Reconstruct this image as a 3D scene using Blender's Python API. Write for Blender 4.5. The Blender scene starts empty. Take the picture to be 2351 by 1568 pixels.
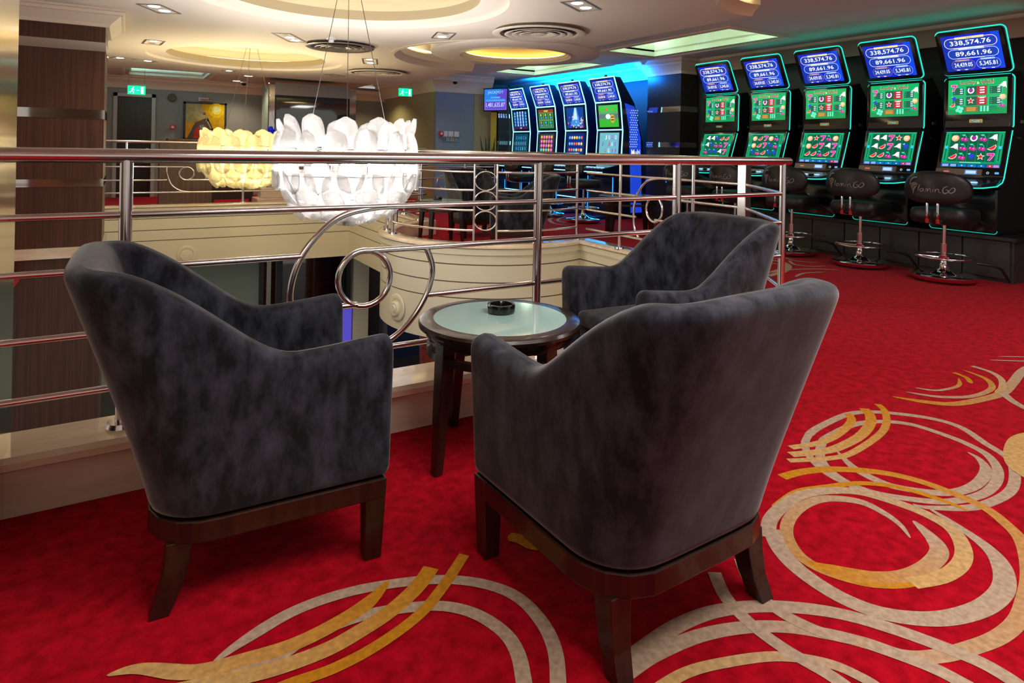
import bpy, bmesh, math, random
from mathutils import Vector, Matrix
from mathutils.geometry import tessellate_polygon
random.seed(7)
PI = math.pi
sin, cos, rad = math.sin, math.cos, math.radians
SC = bpy.context.scene
COL = SC.collection

# ------------------------------------------------------------------ camera
FPX, W_PX, H_PX = 1480.0, 2351.0, 1568.0
YAW, ROLL, EYE = rad(30.9), rad(1.13), 1.2
cd = bpy.data.cameras.new('camera')
cam = bpy.data.objects.new('camera', cd); COL.objects.link(cam)
cd.sensor_fit = 'HORIZONTAL'; cd.sensor_width = 36.0
cd.lens = 36.0*FPX/W_PX
cd.shift_x = 0.0
cd.shift_y = -(784.0-338.0)/W_PX
cd.clip_start = 0.05; cd.clip_end = 100
cam.matrix_world = (Matrix.Translation((0, 0, EYE)) @ Matrix.Rotation(-YAW, 4, 'Z')
                    @ Matrix.Rotation(PI/2, 4, 'X') @ Matrix.Rotation(ROLL, 4, 'Z'))
SC.camera = cam
# ------------------------------------------------------------------ world, exposure
w = bpy.data.worlds.new('world'); SC.world = w; w.use_nodes = True
w.node_tree.nodes['Background'].inputs[0].default_value = (1.0, .90, .82, 1)
w.node_tree.nodes['Background'].inputs[1].default_value = 0.48
vs = SC.view_settings
vs.view_transform = 'Standard'; vs.look = 'None'; vs.gamma = 1; vs.exposure = 0.0
vs.use_curve_mapping = False

# large lights out of the frame: the ceiling lamps over the seating area behind the camera
def area(name, loc, size, power, col, rot=(0, 0, 0), sy=None):
    l = bpy.data.lights.new(name, 'AREA'); l.energy = power; l.color = col; l.size = size
    if sy: l.shape = 'RECTANGLE'; l.size_y = sy
    o = bpy.data.objects.new(name, l); COL.objects.link(o); o.location = loc; o.rotation_euler = rot
    return o
def point(name, loc, power, col, r=.05):
    l = bpy.data.lights.new(name, 'POINT'); l.energy = power; l.color = col; l.shadow_soft_size = r
    o = bpy.data.objects.new(name, l); COL.objects.link(o); o.location = loc
    return o
def spot(name, loc, power, col, ang=100, r=.04):
    l = bpy.data.lights.new(name, 'SPOT'); l.energy = power; l.color = col; l.shadow_soft_size = r
    l.spot_size = rad(ang); l.spot_blend = .8
    o = bpy.data.objects.new(name, l); COL.objects.link(o); o.location = loc
    return o
WARM = (1.0, .80, .58); DAYL = (1.0, .95, .91)
area('ceiling_panel_light', (1.6, .6, 2.33), 2.2, 62, DAYL, sy=1.2)
area('ceiling_panel_light', (4.9, .6, 2.6), 2.5, 80, DAYL, sy=1.5)
# blue wash from the light strip on top of the far machines, teal glow of the near ones
area('blue_cove_light', (7.50, 10.2, 2.455), .05, 170, (.0, .20, 1.0), rot=(0, rad(-112), 0), sy=3.6)
area('blue_plinth_light', (6.95, 10.2, .28), .1, 10, (.0, .30, 1.0), rot=(0, rad(40), 0), sy=3.6)
area('teal_edge_light', (7.55, 4.6, 2.50), .4, 1.2, (.05, 1.0, .8), rot=(rad(180), rad(-20), 0), sy=3.4)
area('lower_floor_light', (2.0, 9.5, -1.0), 2.0, 60, DAYL)

# ------------------------------------------------------------------ materials
def mat(name, col, rough=.5, metal=0, coat=0, emis=None, es=0, sheen=0, spec=None, bump=None):
    m = bpy.data.materials.new(name); m.use_nodes = True
    n = m.node_tree.nodes; b = n['Principled BSDF']
    b.inputs['Base Color'].default_value = (*col, 1); b.inputs['Roughness'].default_value = rough
    b.inputs['Metallic'].default_value = metal; b.inputs['Coat Weight'].default_value = coat
    b.inputs['Coat Roughness'].default_value = .06
    if sheen: b.inputs['Sheen Weight'].default_value = sheen; b.inputs['Sheen Roughness'].default_value = .4
    if spec is not None: b.inputs['Specular IOR Level'].default_value = spec
    if emis: b.inputs['Emission Color'].default_value = (*emis, 1); b.inputs['Emission Strength'].default_value = es
    return m
def noise_mat(name, c1, c2, scale, stretch=(1, 1, 1), rough=.5, detail=4, lo=.35, hi=.65, bump=0, rough_var=None, **k):
    m = mat(name, c1, rough, **k); nt = m.node_tree; N = nt.nodes; L = nt.links; b = N['Principled BSDF']
    tc = N.new('ShaderNodeTexCoord'); mp = N.new('ShaderNodeMapping'); no = N.new('ShaderNodeTexNoise'); cr = N.new('ShaderNodeValToRGB')
    mp.inputs['Scale'].default_value = stretch; no.inputs['Scale'].default_value = scale; no.inputs['Detail'].default_value = detail; no.inputs['Roughness'].default_value = .62
    L.new(tc.outputs['Object'], mp.inputs[0]); L.new(mp.outputs[0], no.inputs['Vector']); L.new(no.outputs['Fac'], cr.inputs[0])
    e = cr.color_ramp.elements; e[0].position = lo; e[1].position = hi; e[0].color = (*c1, 1); e[1].color = (*c2, 1)
    L.new(cr.outputs[0], b.inputs['Base Color'])
    if bump:
        bp = N.new('ShaderNodeBump'); bp.inputs['Strength'].default_value = bump; bp.inputs['Distance'].default_value = .01
        L.new(no.outputs['Fac'], bp.inputs['Height']); L.new(bp.outputs[0], b.inputs['Normal'])
    return m
def srgb(r, g, b):
    f = lambda c: (c/255/12.92) if c <= 10 else ((c/255+.055)/1.055)**2.4
    return (f(r), f(g), f(b))
M = {}
M['carpet'] = noise_mat('red_carpet', (.27, .0008, .006), (.50, .003, .016), 22, rough=.95, detail=8, bump=.25, sheen=.05, spec=.05)
M['velvet'] = noise_mat('grey_velvet', (.0045, .005, .008), (.054, .061, .085), 18, stretch=(1, 1, .5), rough=.85, detail=15, lo=.40, hi=.76, sheen=.40, spec=.2)
M['darkwood'] = noise_mat('dark_wood', (.012, .004, .002), (.034, .010, .005), 30, stretch=(1, 1, .15), rough=.34, coat=.15)
M['tablewood'] = noise_mat('table_wood', (.012, .006, .004), (.028, .014, .008), 30, stretch=(1, 1, .15), rough=.25, coat=.25)
M['steel'] = mat('brushed_steel', (.80, .76, .74), .18, 1)
M['chrome'] = mat('chrome', (.75, .75, .76), .06, 1)
M['mirror'] = mat('mirror_steel', (.72, .70, .66), .05, 1)
M['mirrorcol'] = mat('column_steel', (.80, .72, .58), .13, 1)
M['panelwood'] = noise_mat('walnut_panel', (.046, .015, .006), (.092, .033, .014), 26, stretch=(2.5, 2.5, .05), rough=.4, detail=5)
M['pillarwood'] = noise_mat('dark_panel', (.012, .008, .007), (.03, .02, .017), 26, stretch=(2.5, 2.5, .05), rough=.4, detail=5)
M['marble'] = noise_mat('beige_marble', (.62, .46, .29), (.86, .73, .55), 3.2, stretch=(.5, 2.2, 2), rough=.14, detail=9, lo=.3, hi=.6, coat=.4)
M['riser'] = noise_mat('beige_stone', (.58, .45, .33), (.78, .64, .49), 2.2, stretch=(.5, 2, 3), rough=.35, detail=10, lo=.3, hi=.65)
M['fascia'] = mat('cream_panel', (.74, .68, .50), .32)
M['ceiling'] = mat('ceiling_paint', (.70, .64, .56), .7)
M['taupe'] = mat('taupe_lip', (.34, .28, .17), .7)  # darker brown tone for the upright inner lip of both ring recesses
M['cove2'] = mat('cream_cove_light', (1, .9, .7), .4, emis=(1, .88, .62), es=8.0)
M['cornice'] = mat('cornice_paint', (.74, .64, .50), .6)
M['wallgrey'] = mat('grey_wall', (.27, .28, .26), .6)
M['wallolive'] = mat('olive_wall', (.34, .31, .18), .5)
M['wallblue'] = mat('blue_grey_wall', (.22, .27, .34), .6)
M['walldark'] = mat('dark_wall', (.035, .035, .03), .6)
M['groove'] = mat('dark_groove', (.10, .08, .05), .8)
M['frost'] = mat('aqua_glass', (.46, .74, .68), .10, coat=.6)
M['black'] = mat('black_plastic', (.006, .007, .009), .18)
M['matblack'] = mat('matte_black', (.010, .010, .011), .5)
M['leather'] = mat('black_leather', (.010, .009, .010), .42)
M['deck'] = mat('deck_black', (.008, .010, .016), .2)
M['plinth'] = mat('plinth_laminate', (.030, .032, .030), .45)
M['plinthtop'] = mat('plinth_top', (.014, .014, .014), .3)
M['navy'] = mat('navy_gloss', (.004, .012, .05), .18)
M['silver'] = mat('silver_plastic', (.35, .33, .30), .3, .7)
M['brass'] = mat('gilt', (.65, .45, .16), .25, 1)
M['teal'] = mat('teal_light', (0, .3, .3), .4, emis=(.02, .80, .62), es=1.15)
M['ice'] = mat('ice_blue_light', (.3, .6, .9), .4, emis=(.30, .80, 1.0), es=1.9)
M['bluestrip'] = mat('blue_light', (.0, .1, .5), .4, emis=(.02, .30, 1.0), es=1.6)
M['lamp'] = mat('lamp_light', (1, 1, 1), .4, emis=(1, .93, .85), es=9)
M['cove'] = mat('cove_light', (1, .9, .5), .4, emis=(1, .84, .42), es=9.0)
M['yellow'] = mat('yellow_dome', (.80, .62, .26), .7)
M['sky_panel'] = noise_mat('light_panel', (.62, .68, .50), (.70, .80, .80), 1.4, rough=.6)
M['white'] = mat('white_plastic', (.7, .7, .7), .4)
M['whiteframe'] = mat('white_door_frame', (.42, .44, .42), .4)
M['door'] = noise_mat('dark_door', (.012, .009, .008), (.03, .022, .018), 20, stretch=(2, 2, .05), rough=.4)
M['red'] = mat('red_plastic', (.5, .02, .02), .4)
M['rubber'] = mat('rubber', (.01, .01, .01), .7)
M['green_leaf'] = mat('leaf', (.02, .06, .02), .5)
M['bulb'] = mat('bulb_light', (1, 1, 1), .4, emis=(1, .95, .88), es=60)
M['bulb2'] = mat('warm_bulb_light', (1, 1, 1), .4, emis=(1, .84, .55), es=60)
M['wire'] = mat('steel_wire', (.25, .23, .2), .4, 1)
M['bluefoil'] = mat('blue_foil', (.01, .02, .6), .25, emis=(.0, .02, .5), es=.4)
M['purple'] = mat('violet_glass', (.08, .07, .5), .2, emis=(.10, .08, .62), es=.7)
M['redwood'] = noise_mat('red_brown_panel', (.05, .008, .004), (.16, .02, .008), 6, stretch=(.3, 1, 4), rough=.25)
M['greenpanel'] = mat('grey_green_panel', (.24, .30, .23), .5)
M['lowfloor'] = mat('lower_floor_tiles', (.03, .02, .02), .2)
M['bannery'] = mat('yellow_cloth', (.62, .36, .02), .6)
M['deskwood'] = noise_mat('desk_wood', (.085, .055, .035), (.15, .10, .065), 26, stretch=(2.5, 2.5, .05), rough=.4)
M['frame_black'] = mat('frame_black', (.012, .012, .014), .4)
def glass_dark():
    m = bpy.data.materials.new('dark_glass'); m.use_nodes = True; nt = m.node_tree; N = nt.nodes; L = nt.links
    for x in list(N): N.remove(x)
    o = N.new('ShaderNodeOutputMaterial'); mx = N.new('ShaderNodeMixShader'); t = N.new('ShaderNodeBsdfTransparent'); g = N.new('ShaderNodeBsdfGlossy')
    t.inputs[0].default_value = (.30, .38, .34, 1); g.inputs['Roughness'].default_value = .03; g.inputs[0].default_value = (.9, .95, .95, 1)
    mx.inputs[0].default_value = .16; L.new(t.outputs[0], mx.inputs[1]); L.new(g.outputs[0], mx.inputs[2]); L.new(mx.outputs[0], o.inputs[0]); return m
M['glass'] = glass_dark()
def petal_mat(name, col):
    m = bpy.data.materials.new(name); m.use_nodes = True; nt = m.node_tree; N = nt.nodes; L = nt.links
    for x in list(N): N.remove(x)
    o = N.new('ShaderNodeOutputMaterial'); a = N.new('ShaderNodeMixShader'); b = N.new('ShaderNodeMixShader'); c = N.new('ShaderNodeMixShader')
    tr = N.new('ShaderNodeBsdfTranslucent'); tr.inputs[0].default_value = (*col, 1)
    df = N.new('ShaderNodeBsdfDiffuse'); df.inputs[0].default_value = (*col, 1)
    tp = N.new('ShaderNodeBsdfTransparent'); gl = N.new('ShaderNodeBsdfGlossy'); gl.inputs['Roughness'].default_value = .12
    # fan of fine radial prisms across the leaf
    tc = N.new('ShaderNodeTexCoord'); wv = N.new('ShaderNodeTexWave'); wv.wave_type = 'RINGS'; wv.inputs['Scale'].default_value = 9; wv.inputs['Distortion'].default_value = .5
    L.new(tc.outputs['Object'], wv.inputs['Vector'])
    bp = N.new('ShaderNodeBump'); bp.inputs['Strength'].default_value = .25; L.new(wv.outputs['Fac'], bp.inputs['Height'])
    L.new(bp.outputs[0], tr.inputs['Normal']); L.new(bp.outputs[0], gl.inputs['Normal'])
    a.inputs[0].default_value = .42; L.new(tr.outputs[0], a.inputs[1]); L.new(df.outputs[0], a.inputs[2])
    b.inputs[0].default_value = .55; L.new(a.outputs[0], b.inputs[1]); L.new(tp.outputs[0], b.inputs[2])
    c.inputs[0].default_value = .08; L.new(b.outputs[0], c.inputs[1]); L.new(gl.outputs[0], c.inputs[2]); L.new(c.outputs[0], o.inputs[0])
    return m
M['petal'] = petal_mat('clear_petal', (.32, .31, .305)); M['petal2'] = petal_mat('warm_petal', (.42, .38, .23))
def attr_mat(name, emit, strength=1.0, rough=.6, noise=0):
    m = bpy.data.materials.new(name); m.use_nodes = True; nt = m.node_tree; N = nt.nodes; L = nt.links; b = N['Principled BSDF']
    at = N.new('ShaderNodeAttribute'); at.attribute_name = 'Col'; b.inputs['Roughness'].default_value = rough
    out = at.outputs['Color']
    if noise:
        tc = N.new('ShaderNodeTexCoord'); no = N.new('ShaderNodeTexNoise'); no.inputs['Scale'].default_value = noise; no.inputs['Detail'].default_value = 8
        mr = N.new('ShaderNodeMapRange'); mr.inputs[1].default_value = .3; mr.inputs[2].default_value = .7; mr.inputs[3].default_value = .72; mr.inputs[4].default_value = 1.1
        mm = N.new('ShaderNodeVectorMath'); mm.operation = 'MULTIPLY'
        L.new(tc.outputs['Object'], no.inputs['Vector']); L.new(no.outputs['Fac'], mr.inputs[0]); L.new(out, mm.inputs[0]); L.new(mr.outputs[0], mm.inputs[1]); out = mm.outputs[0]
    if emit:
        b.inputs['Base Color'].default_value = (.01, .01, .01, 1); b.inputs['Roughness'].default_value = .15
        L.new(out, b.inputs['Emission Color']); b.inputs['Emission Strength'].default_value = strength
    else: L.new(out, b.inputs['Base Color']); b.inputs['Specular IOR Level'].default_value = .15
    return m
M['screen'] = attr_mat('lit_screen', True, 1.15)
M['print'] = attr_mat('printed_colours', False, noise=14)
M['pile'] = attr_mat('carpet_motif', False, rough=.95, noise=60)
M['sign'] = attr_mat('lit_sign', True, 1.6)

# ------------------------------------------------------------------ helpers
def tag(o, label=None, cat=None, group=None, kind=None):
    if label: o['label'] = label
    if cat: o['category'] = cat
    if group: o['group'] = group
    if kind: o['kind'] = kind
    return o
def empty(name, loc=(0, 0, 0), rz=0, label=None, cat=None, group=None):
    o = bpy.data.objects.new(name, None); COL.objects.link(o); o.location = loc; o.rotation_euler = (0, 0, rz)
    o.empty_display_size = .1
    return tag(o, label, cat, group)
def children(o): return [c for c in bpy.data.objects if c.parent == o]
def copy_tree(o, parent=None):
    c = o.copy(); COL.objects.link(c); c.parent = parent
    for ch in children(o): copy_tree(ch, c)
    return c
class MB:
    def __init__(s): s.v = []; s.f = []; s.m = []; s.mi = 0
    def add(s, vs, fs):
        o = len(s.v); s.v += [tuple(p) for p in vs]; s.f += [tuple(i+o for i in f) for f in fs]; s.m += [s.mi]*len(fs); return s
    def box(s, x0, y0, z0, x1, y1, z1):
        return s.add([(x0, y0, z0), (x1, y0, z0), (x1, y1, z0), (x0, y1, z0), (x0, y0, z1), (x1, y0, z1), (x1, y1, z1), (x0, y1, z1)],
                     [(3, 2, 1, 0), (4, 5, 6, 7), (0, 1, 5, 4), (1, 2, 6, 5), (2, 3, 7, 6), (3, 0, 4, 7)])
    def prism(s, poly, z0, z1):                       # poly in xy, ccw
        n = len(poly)
        return s.add([(x, y, z0) for x, y in poly]+[(x, y, z1) for x, y in poly],
                     [tuple(range(n))[::-1], tuple(range(n, 2*n))]+[(i, (i+1) % n, n+(i+1) % n, n+i) for i in range(n)])
    def loft(s, rings, close=True, cap=True):
        n = len(rings[0]); vs = [p for r in rings for p in r]; fs = []
        for k in range(len(rings)-1):
            for i in range(n if close else n-1):
                j = (i+1) % n; fs.append((k*n+i, k*n+j, (k+1)*n+j, (k+1)*n+i))
        if cap and close: fs += [tuple(range(n))[::-1], tuple(range((len(rings)-1)*n, len(rings)*n))]
        return s.add(vs, fs)
    def lathe(s, prof, c=(0, 0, 0), n=32, a0=0, a1=2*PI):
        full = abs(a1-a0-2*PI) < 1e-6; m = n if full else n+1; vs = []; fs = []
        for r, z in prof:
            for i in range(m): a = a0+(a1-a0)*i/n; vs.append((c[0]+r*cos(a), c[1]+r*sin(a), c[2]+z))
        for k in range(len(prof)-1):
            for i in range(m if full else m-1):
                j = (i+1) % m; fs.append((k*m+i, k*m+j, (k+1)*m+j, (k+1)*m+i))
        return s.add(vs, fs)
    def cyl(s, a, b, r, r2=None, n=16):
        a, b = Vector(a), Vector(b); d = (b-a).normalized(); t = d.orthogonal().normalized(); u = d.cross(t); r2 = r if r2 is None else r2
        return s.loft([[a+(t*cos(2*PI*i/n)+u*sin(2*PI*i/n))*r for i in range(n)], [b+(t*cos(2*PI*i/n)+u*sin(2*PI*i/n))*r2 for i in range(n)]])
    def tube(s, pts, r, n=10, closed=False, rr=None):
        P = [Vector(p) for p in pts]; m = len(P); rings = []; prev = None
        for i in range(m):
            if closed: d = (P[(i+1) % m]-P[i-1]).normalized()
            else: d = (P[min(i+1, m-1)]-P[max(i-1, 0)]).normalized()
            if prev is None: t = d.orthogonal().normalized()
            else: t = (prev-d*prev.dot(d)).normalized()
            prev = t; u = d.cross(t); q = rr[i] if rr else r
            rings.append([P[i]+(t*cos(2*PI*k/n)+u*sin(2*PI*k/n))*q for k in range(n)])
        if closed: rings.append(rings[0])
        return s.loft(rings, cap=not closed)
    def build(s, name, mats, parent=None, smooth=False, bevel=0, subsurf=0, seg=2):
        me = bpy.data.meshes.new(name); me.from_pydata(s.v, [], s.f)
        if not isinstance(mats, (list, tuple)): mats = [mats]
        for m in mats: me.materials.append(M[m] if isinstance(m, str) else m)
        for p, i in zip(me.polygons, s.m): p.material_index = i
        me.update()
        bm = bmesh.new(); bm.from_mesh(me); bmesh.ops.remove_doubles(bm, verts=bm.verts, dist=1e-5)
        bmesh.ops.recalc_face_normals(bm, faces=bm.faces)
        for f in bm.faces: f.smooth = bool(smooth)
        if smooth == 'auto':
            for e in bm.edges:
                if len(e.link_faces) == 2 and e.calc_face_angle(0) > .7: e.smooth = False
        bm.to_mesh(me); bm.free()
        o = bpy.data.objects.new(name, me); COL.objects.link(o); o.parent = parent
        if bevel:
            b = o.modifiers.new('bevel', 'BEVEL'); b.width = bevel; b.segments = seg; b.limit_method = 'ANGLE'; b.angle_limit = rad(40)
        if subsurf:
            q = o.modifiers.new('subsurf', 'SUBSURF'); q.levels = subsurf; q.render_levels = subsurf
        return o
def rrect(w, h, r, n=5, cx=0, cy=0):
    pts = []
    for k, (sx, sy) in enumerate(((1, 1), (-1, 1), (-1, -1), (1, -1))):
        for i in range(n+1):
            a = k*PI/2+i/n*PI/2; pts.append((cx+sx*(w/2-r)+r*cos(a), cy+sy*(h/2-r)+r*sin(a)))
    return pts
def spline(pts, n=6, closed=False):
    P = [tuple(p) for p in pts]; m = len(P); out = []
    rng = m if closed else m-1
    for i in range(rng):
        p0 = P[(i-1) % m] if (closed or i > 0) else P[0]; p1 = P[i]; p2 = P[(i+1) % m]
        p3 = P[(i+2) % m] if (closed or i < m-2) else P[-1]
        for k in range(n):
            t = k/n; out.append(tuple(.5*(2*b+(c-a)*t+(2*a-5*b+4*c-d)*t*t+(-a+3*b-3*c+d)*t**3) for a, b, c, d in zip(p0, p1, p2, p3)))
    if not closed: out.append(P[-1])
    return out
_txt = {}
def text_mesh(s):
    if s in _txt: return _txt[s]
    cu = bpy.data.curves.new('t', 'FONT'); cu.body = s; cu.resolution_u = 2; cu.align_x = 'CENTER'; cu.align_y = 'CENTER'; cu.offset = .012
    o = bpy.data.objects.new('t', cu); COL.objects.link(o); bpy.context.view_layer.update()
    me = bpy.data.meshes.new_from_object(o.evaluated_get(bpy.context.evaluated_depsgraph_get()))
    vs = [(v.co.x, v.co.y) for v in me.vertices]; fs = [tuple(p.vertices) for p in me.polygons]
    bpy.data.objects.remove(o); bpy.data.meshes.remove(me)
    x0 = min(v[0] for v in vs); x1 = max(v[0] for v in vs); y0 = min(v[1] for v in vs); y1 = max(v[1] for v in vs)
    vs = [((x-(x0+x1)/2)/(x1-x0), (y-(y0+y1)/2)/(y1-y0)) for x, y in vs]
    _txt[s] = (vs, fs); return _txt[s]
class Paint:                                          # flat coloured shapes on one surface, layered a fraction of a millimetre apart
    def __init__(s, step=.0004): s.v = []; s.f = []; s.c = []; s.L = 0; s.step = step
    def add(s, vs, fs, c):
        o = len(s.v); s.v += [(x, y, s.L*s.step) for x, y in vs]; s.f += [tuple(i+o for i in f) for f in fs]; s.c += [c]*len(fs); return s
    def rect(s, x0, y0, x1, y1, c): return s.add([(x0, y0), (x1, y0), (x1, y1), (x0, y1)], [(0, 1, 2, 3)], c)
    def poly(s, p, c):
        t = tessellate_polygon([[Vector((x, y, 0)) for x, y in p]]); return s.add(p, t, c)
    def disc(s, x, y, r, c, n=12, ry=None): return s.add([(x+r*cos(2*PI*i/n), y+(ry or r)*sin(2*PI*i/n)) for i in range(n)], [tuple(range(n))], c)
    def line(s, pts, wd, c, closed=False):
        m = len(pts); vs = []; fs = []
        for i in range(m):
            a = pts[i-1] if (closed or i > 0) else pts[i]; b = pts[(i+1) % m] if (closed or i < m-1) else pts[i]
            dx, dy = b[0]-a[0], b[1]-a[1]; l = math.hypot(dx, dy) or 1; q = (wd[i] if isinstance(wd, (list, tuple)) else wd)/2
            vs += [(pts[i][0]-dy/l*q, pts[i][1]+dx/l*q), (pts[i][0]+dy/l*q, pts[i][1]-dx/l*q)]
        for i in range(m if closed else m-1): j = (i+1) % m; fs.append((2*i, 2*i+1, 2*j+1, 2*j))
        return s.add(vs, fs, c)
    def pill(s, x, y, w, h, t, c, fill=None):
        if fill: s.add(rrect(w, h, h*.48, 5, x, y), [tuple(range(24))], fill); s.L += 1
        s.line(rrect(w, h, h*.48, 5, x, y), t, c, True); return s
    def text(s, t, x, y, w, h, c):
        vs, fs = text_mesh(t); return s.add([(x+a*w, y+b*h) for a, b in vs], fs, c)
    def build(s, name, fn, mt, parent=None):
        me = bpy.data.meshes.new(name); me.from_pydata([fn(*p) for p in s.v], [], s.f); me.materials.append(M[mt])
        ca = me.color_attributes.new('Col', 'FLOAT_COLOR', 'CORNER')
        for p, c in zip(me.polygons, s.c):
            for li in p.loop_indices: ca.data[li].color = (*c, 1)
        me.update(); o = bpy.data.objects.new(name, me); COL.objects.link(o); o.parent = parent; return o
def plane_fn(o, U, V, N=None):
    o, U, V = Vector(o), Vector(U).normalized(), Vector(V).normalized(); N = N and Vector(N) or U.cross(V)
    return lambda a, b, c: tuple(o+U*a+V*b+N*c)
def ss(t): t = max(0, min(1, t)); return t*t*(3-2*t)

# ------------------------------------------------------------------ floor (upper level, with the well cut out)
XB = 4.30; YA = 2.56; YD = 11.40; XW = 3.45          # rail lines of the well: right, near, far, far right
BC = (3.83, 6.90); BR = 1.30                          # centre and radius of the round bay
ZD = .0
a_hi = math.atan2(-1.24, XB-BC[0]); a_lo = math.atan2(1.24, XW-BC[0])   # where the bay leaves the straight edges
def bay(r, n=36, z=0):
    a0 = -math.acos((XB-.05-BC[0])/r) if abs((XB-.05-BC[0])/r) < 1 else a_hi
    a1 = math.acos((XW-BC[0])/r)
    # go clockwise from a0 (front right) through 180 deg to a1 (back left)
    A0, A1 = a0, a1-2*PI
    return [(BC[0]+r*cos(A0+(A1-A0)*i/n), BC[1]+r*sin(A0+(A1-A0)*i/n)) for i in range(n+1)]
XL = -.75
def well(off):                                        # outline of the well, grown outwards by off, counter-clockwise
    o = off; P = [(XL-o, YA-o+.0), (3.66+o*.4, YA-o), (XB+o, 3.45-o*.4)]
    rr = BR-o
    b = []
    xr = XB+o-BC[0]
    a0 = -math.acos(max(-1, min(1, xr/rr))) if abs(xr) < rr else -.01
    a1 = math.acos((XW+o-BC[0])/rr)
    A0, A1 = a0, a1-2*PI
    for i in range(33): a = A0+(A1-A0)*i/32; b.append((BC[0]+rr*cos(a), BC[1]+rr*sin(a)))
    return P+b+[(XW+o, YD+o), (XL-o, YD+o)]
fl = MB()
outer = [(-4.5, -3.2), (8.4, -3.2), (8.4, 16.2), (-4.5, 16.2)]
hole = well(.0)
tri = tessellate_polygon([[Vector((x, y, 0)) for x, y in outer], [Vector((x, y, 0)) for x, y in hole]])
fl.add([(x, y, 0) for x, y in outer+hole], tri)
fl = fl.build('floor', 'carpet'); tag(fl, kind='structure')

# marble kerb round the well: stone riser, rounded nosing and slab, cream fascia hanging below
def strip(path, prof, closed=False):                  # sweep a (offset, z) profile along a path; left of travel is positive offset
    m = len(path); rings = []
    for i in range(m):
        p = Vector(path[i]).to_2d()
        a = Vector(path[i-1]).to_2d() if (closed or i > 0) else None; b = Vector(path[(i+1) % m]).to_2d() if (closed or i < m-1) else None
        d1 = (p-a).normalized() if a is not None else (b-p).normalized(); d2 = (b-p).normalized() if b is not None else d1
        n1 = Vector((-d1.y, d1.x)); n2 = Vector((-d2.y, d2.x)); n = (n1+n2); n = n/max(.35, n.dot(n1))
        rings.append([(p.x+n.x*o, p.y+n.y*o, z) for o, z in prof])
    if closed: rings.append(rings[0])
    return rings
nearpath = [(-3.2, YA-.03), (3.66, YA-.03), (XB+.03, 3.45)]
W0 = well(0)
bayp = W0[3:36]
inner = [(XB, 3.45)]+bayp+[(XW, YD), (XL-1.2, YD)]       # travelled with the well on the left
KERB = [(.02, .150), (.038, .165), (.034, .185), (.015, .197), (-.16, .197), (-.175, .185), (-.175, 0), (-.012, 0), (-.012, .150)]
o = MB(); o.loft(strip(inner, KERB)); k1 = o.build('kerb', 'marble', smooth='auto'); k1.name = 'trim_1'; tag(k1, kind='structure')
o = MB(); o.loft(strip([(-3.2, YA), (3.66, YA)], [(-.03, .150), (-.045, .16), (-.045, .182), (-.03, .197), (.185, .197), (.2, .182), (.2, .150), (-.03, .150)]))
k2 = o.build('trim_2', 'marble', smooth='auto'); tag(k2, kind='structure')
o = MB(); o.loft(strip([(-3.2, YA), (3.66, YA)], [(-.015, 0), (-.015, .150), (.17, .150), (.17, 0)]))
k3 = o.build('trim_3', 'riser'); tag(k3, kind='structure')
# cream fascia with three grooves
FZ = [.148, .09, .088, -.008, -.008, -.020, -.020, -.188, -.188, -.200, -.200, -.352, -.352, -.364, -.364, -.80, -.80]
FO = [.018, .018, .0, .0, -.012, -.012, .0, .0, -.012, -.012, .0, .0, -.012, -.012, .0, .0, -.30]
o = MB(); o.loft(strip(inner, list(zip(FO, FZ))), close=False); 
o.mi = 1
for zg in (-.014, -.194, -.358): o.loft(strip(inner, [(-.004, zg+.006), (-.004, zg-.006)]), close=False)
fa = o.build('wall_well', ['fascia', 'groove'], smooth='auto'); tag(fa, kind='structure')
o = MB(); o.loft(strip([(-3.2, YA+.17), (3.66, YA+.17)], [(.0, .15), (.0, -.8), (-.3, -.8)]), close=False); o.loft(strip([(3.66, YA+.17), (XB+.0, 3.45)], [(.0, -.002), (.0, -.8), (-.3, -.8)]), close=False); fb = o.build('wall_near', 'fascia'); tag(fb, kind='structure')
# round plaster medallions on the fascia
def medallion(origin, U, V, label):
    N = Vector(U).cross(Vector(V)).normalized()
    R = Matrix((Vector(U).normalized(), Vector(V).normalized(), N)).transposed().to_4x4()
    t = empty('wall_medallion', origin, 0, label, 'medallion', None); t.rotation_euler = R.to_euler()
    a = MB(); a.lathe([(0, 0), (.145, 0), (.145, .012), (.135, .018), (.095, .012), (.09, .004), (0, .004)], n=40); a.build('ring', 'fascia', t, smooth='auto')
    b = MB(); b.lathe([(.0, .035), (.072, .035), (.08, .028), (.08, 0)], c=(-.02, -.02, 0), n=32); b.build('boss', 'fascia', t, smooth='auto')
    c = MB(); c.lathe([(.0, .045), (.034, .045), (.038, .038), (.038, .03)], c=(-.012, -.012, 0), n=24); c.build('hub', 'fascia', t, smooth='auto')
medallion((.855, YD-.004, -.60), (1, 0, 0), (0, 0, 1), 'round cream plaster medallion on the far well wall below the reception desk')
aM = rad(192)
medallion((BC[0]+(BR+.004)*cos(aM), BC[1]+(BR+.004)*sin(aM), -.56), (sin(aM)*-1, cos(aM), 0), (0, 0, 1), 'round cream plaster medallion on the curved wall of the round bay')

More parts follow.
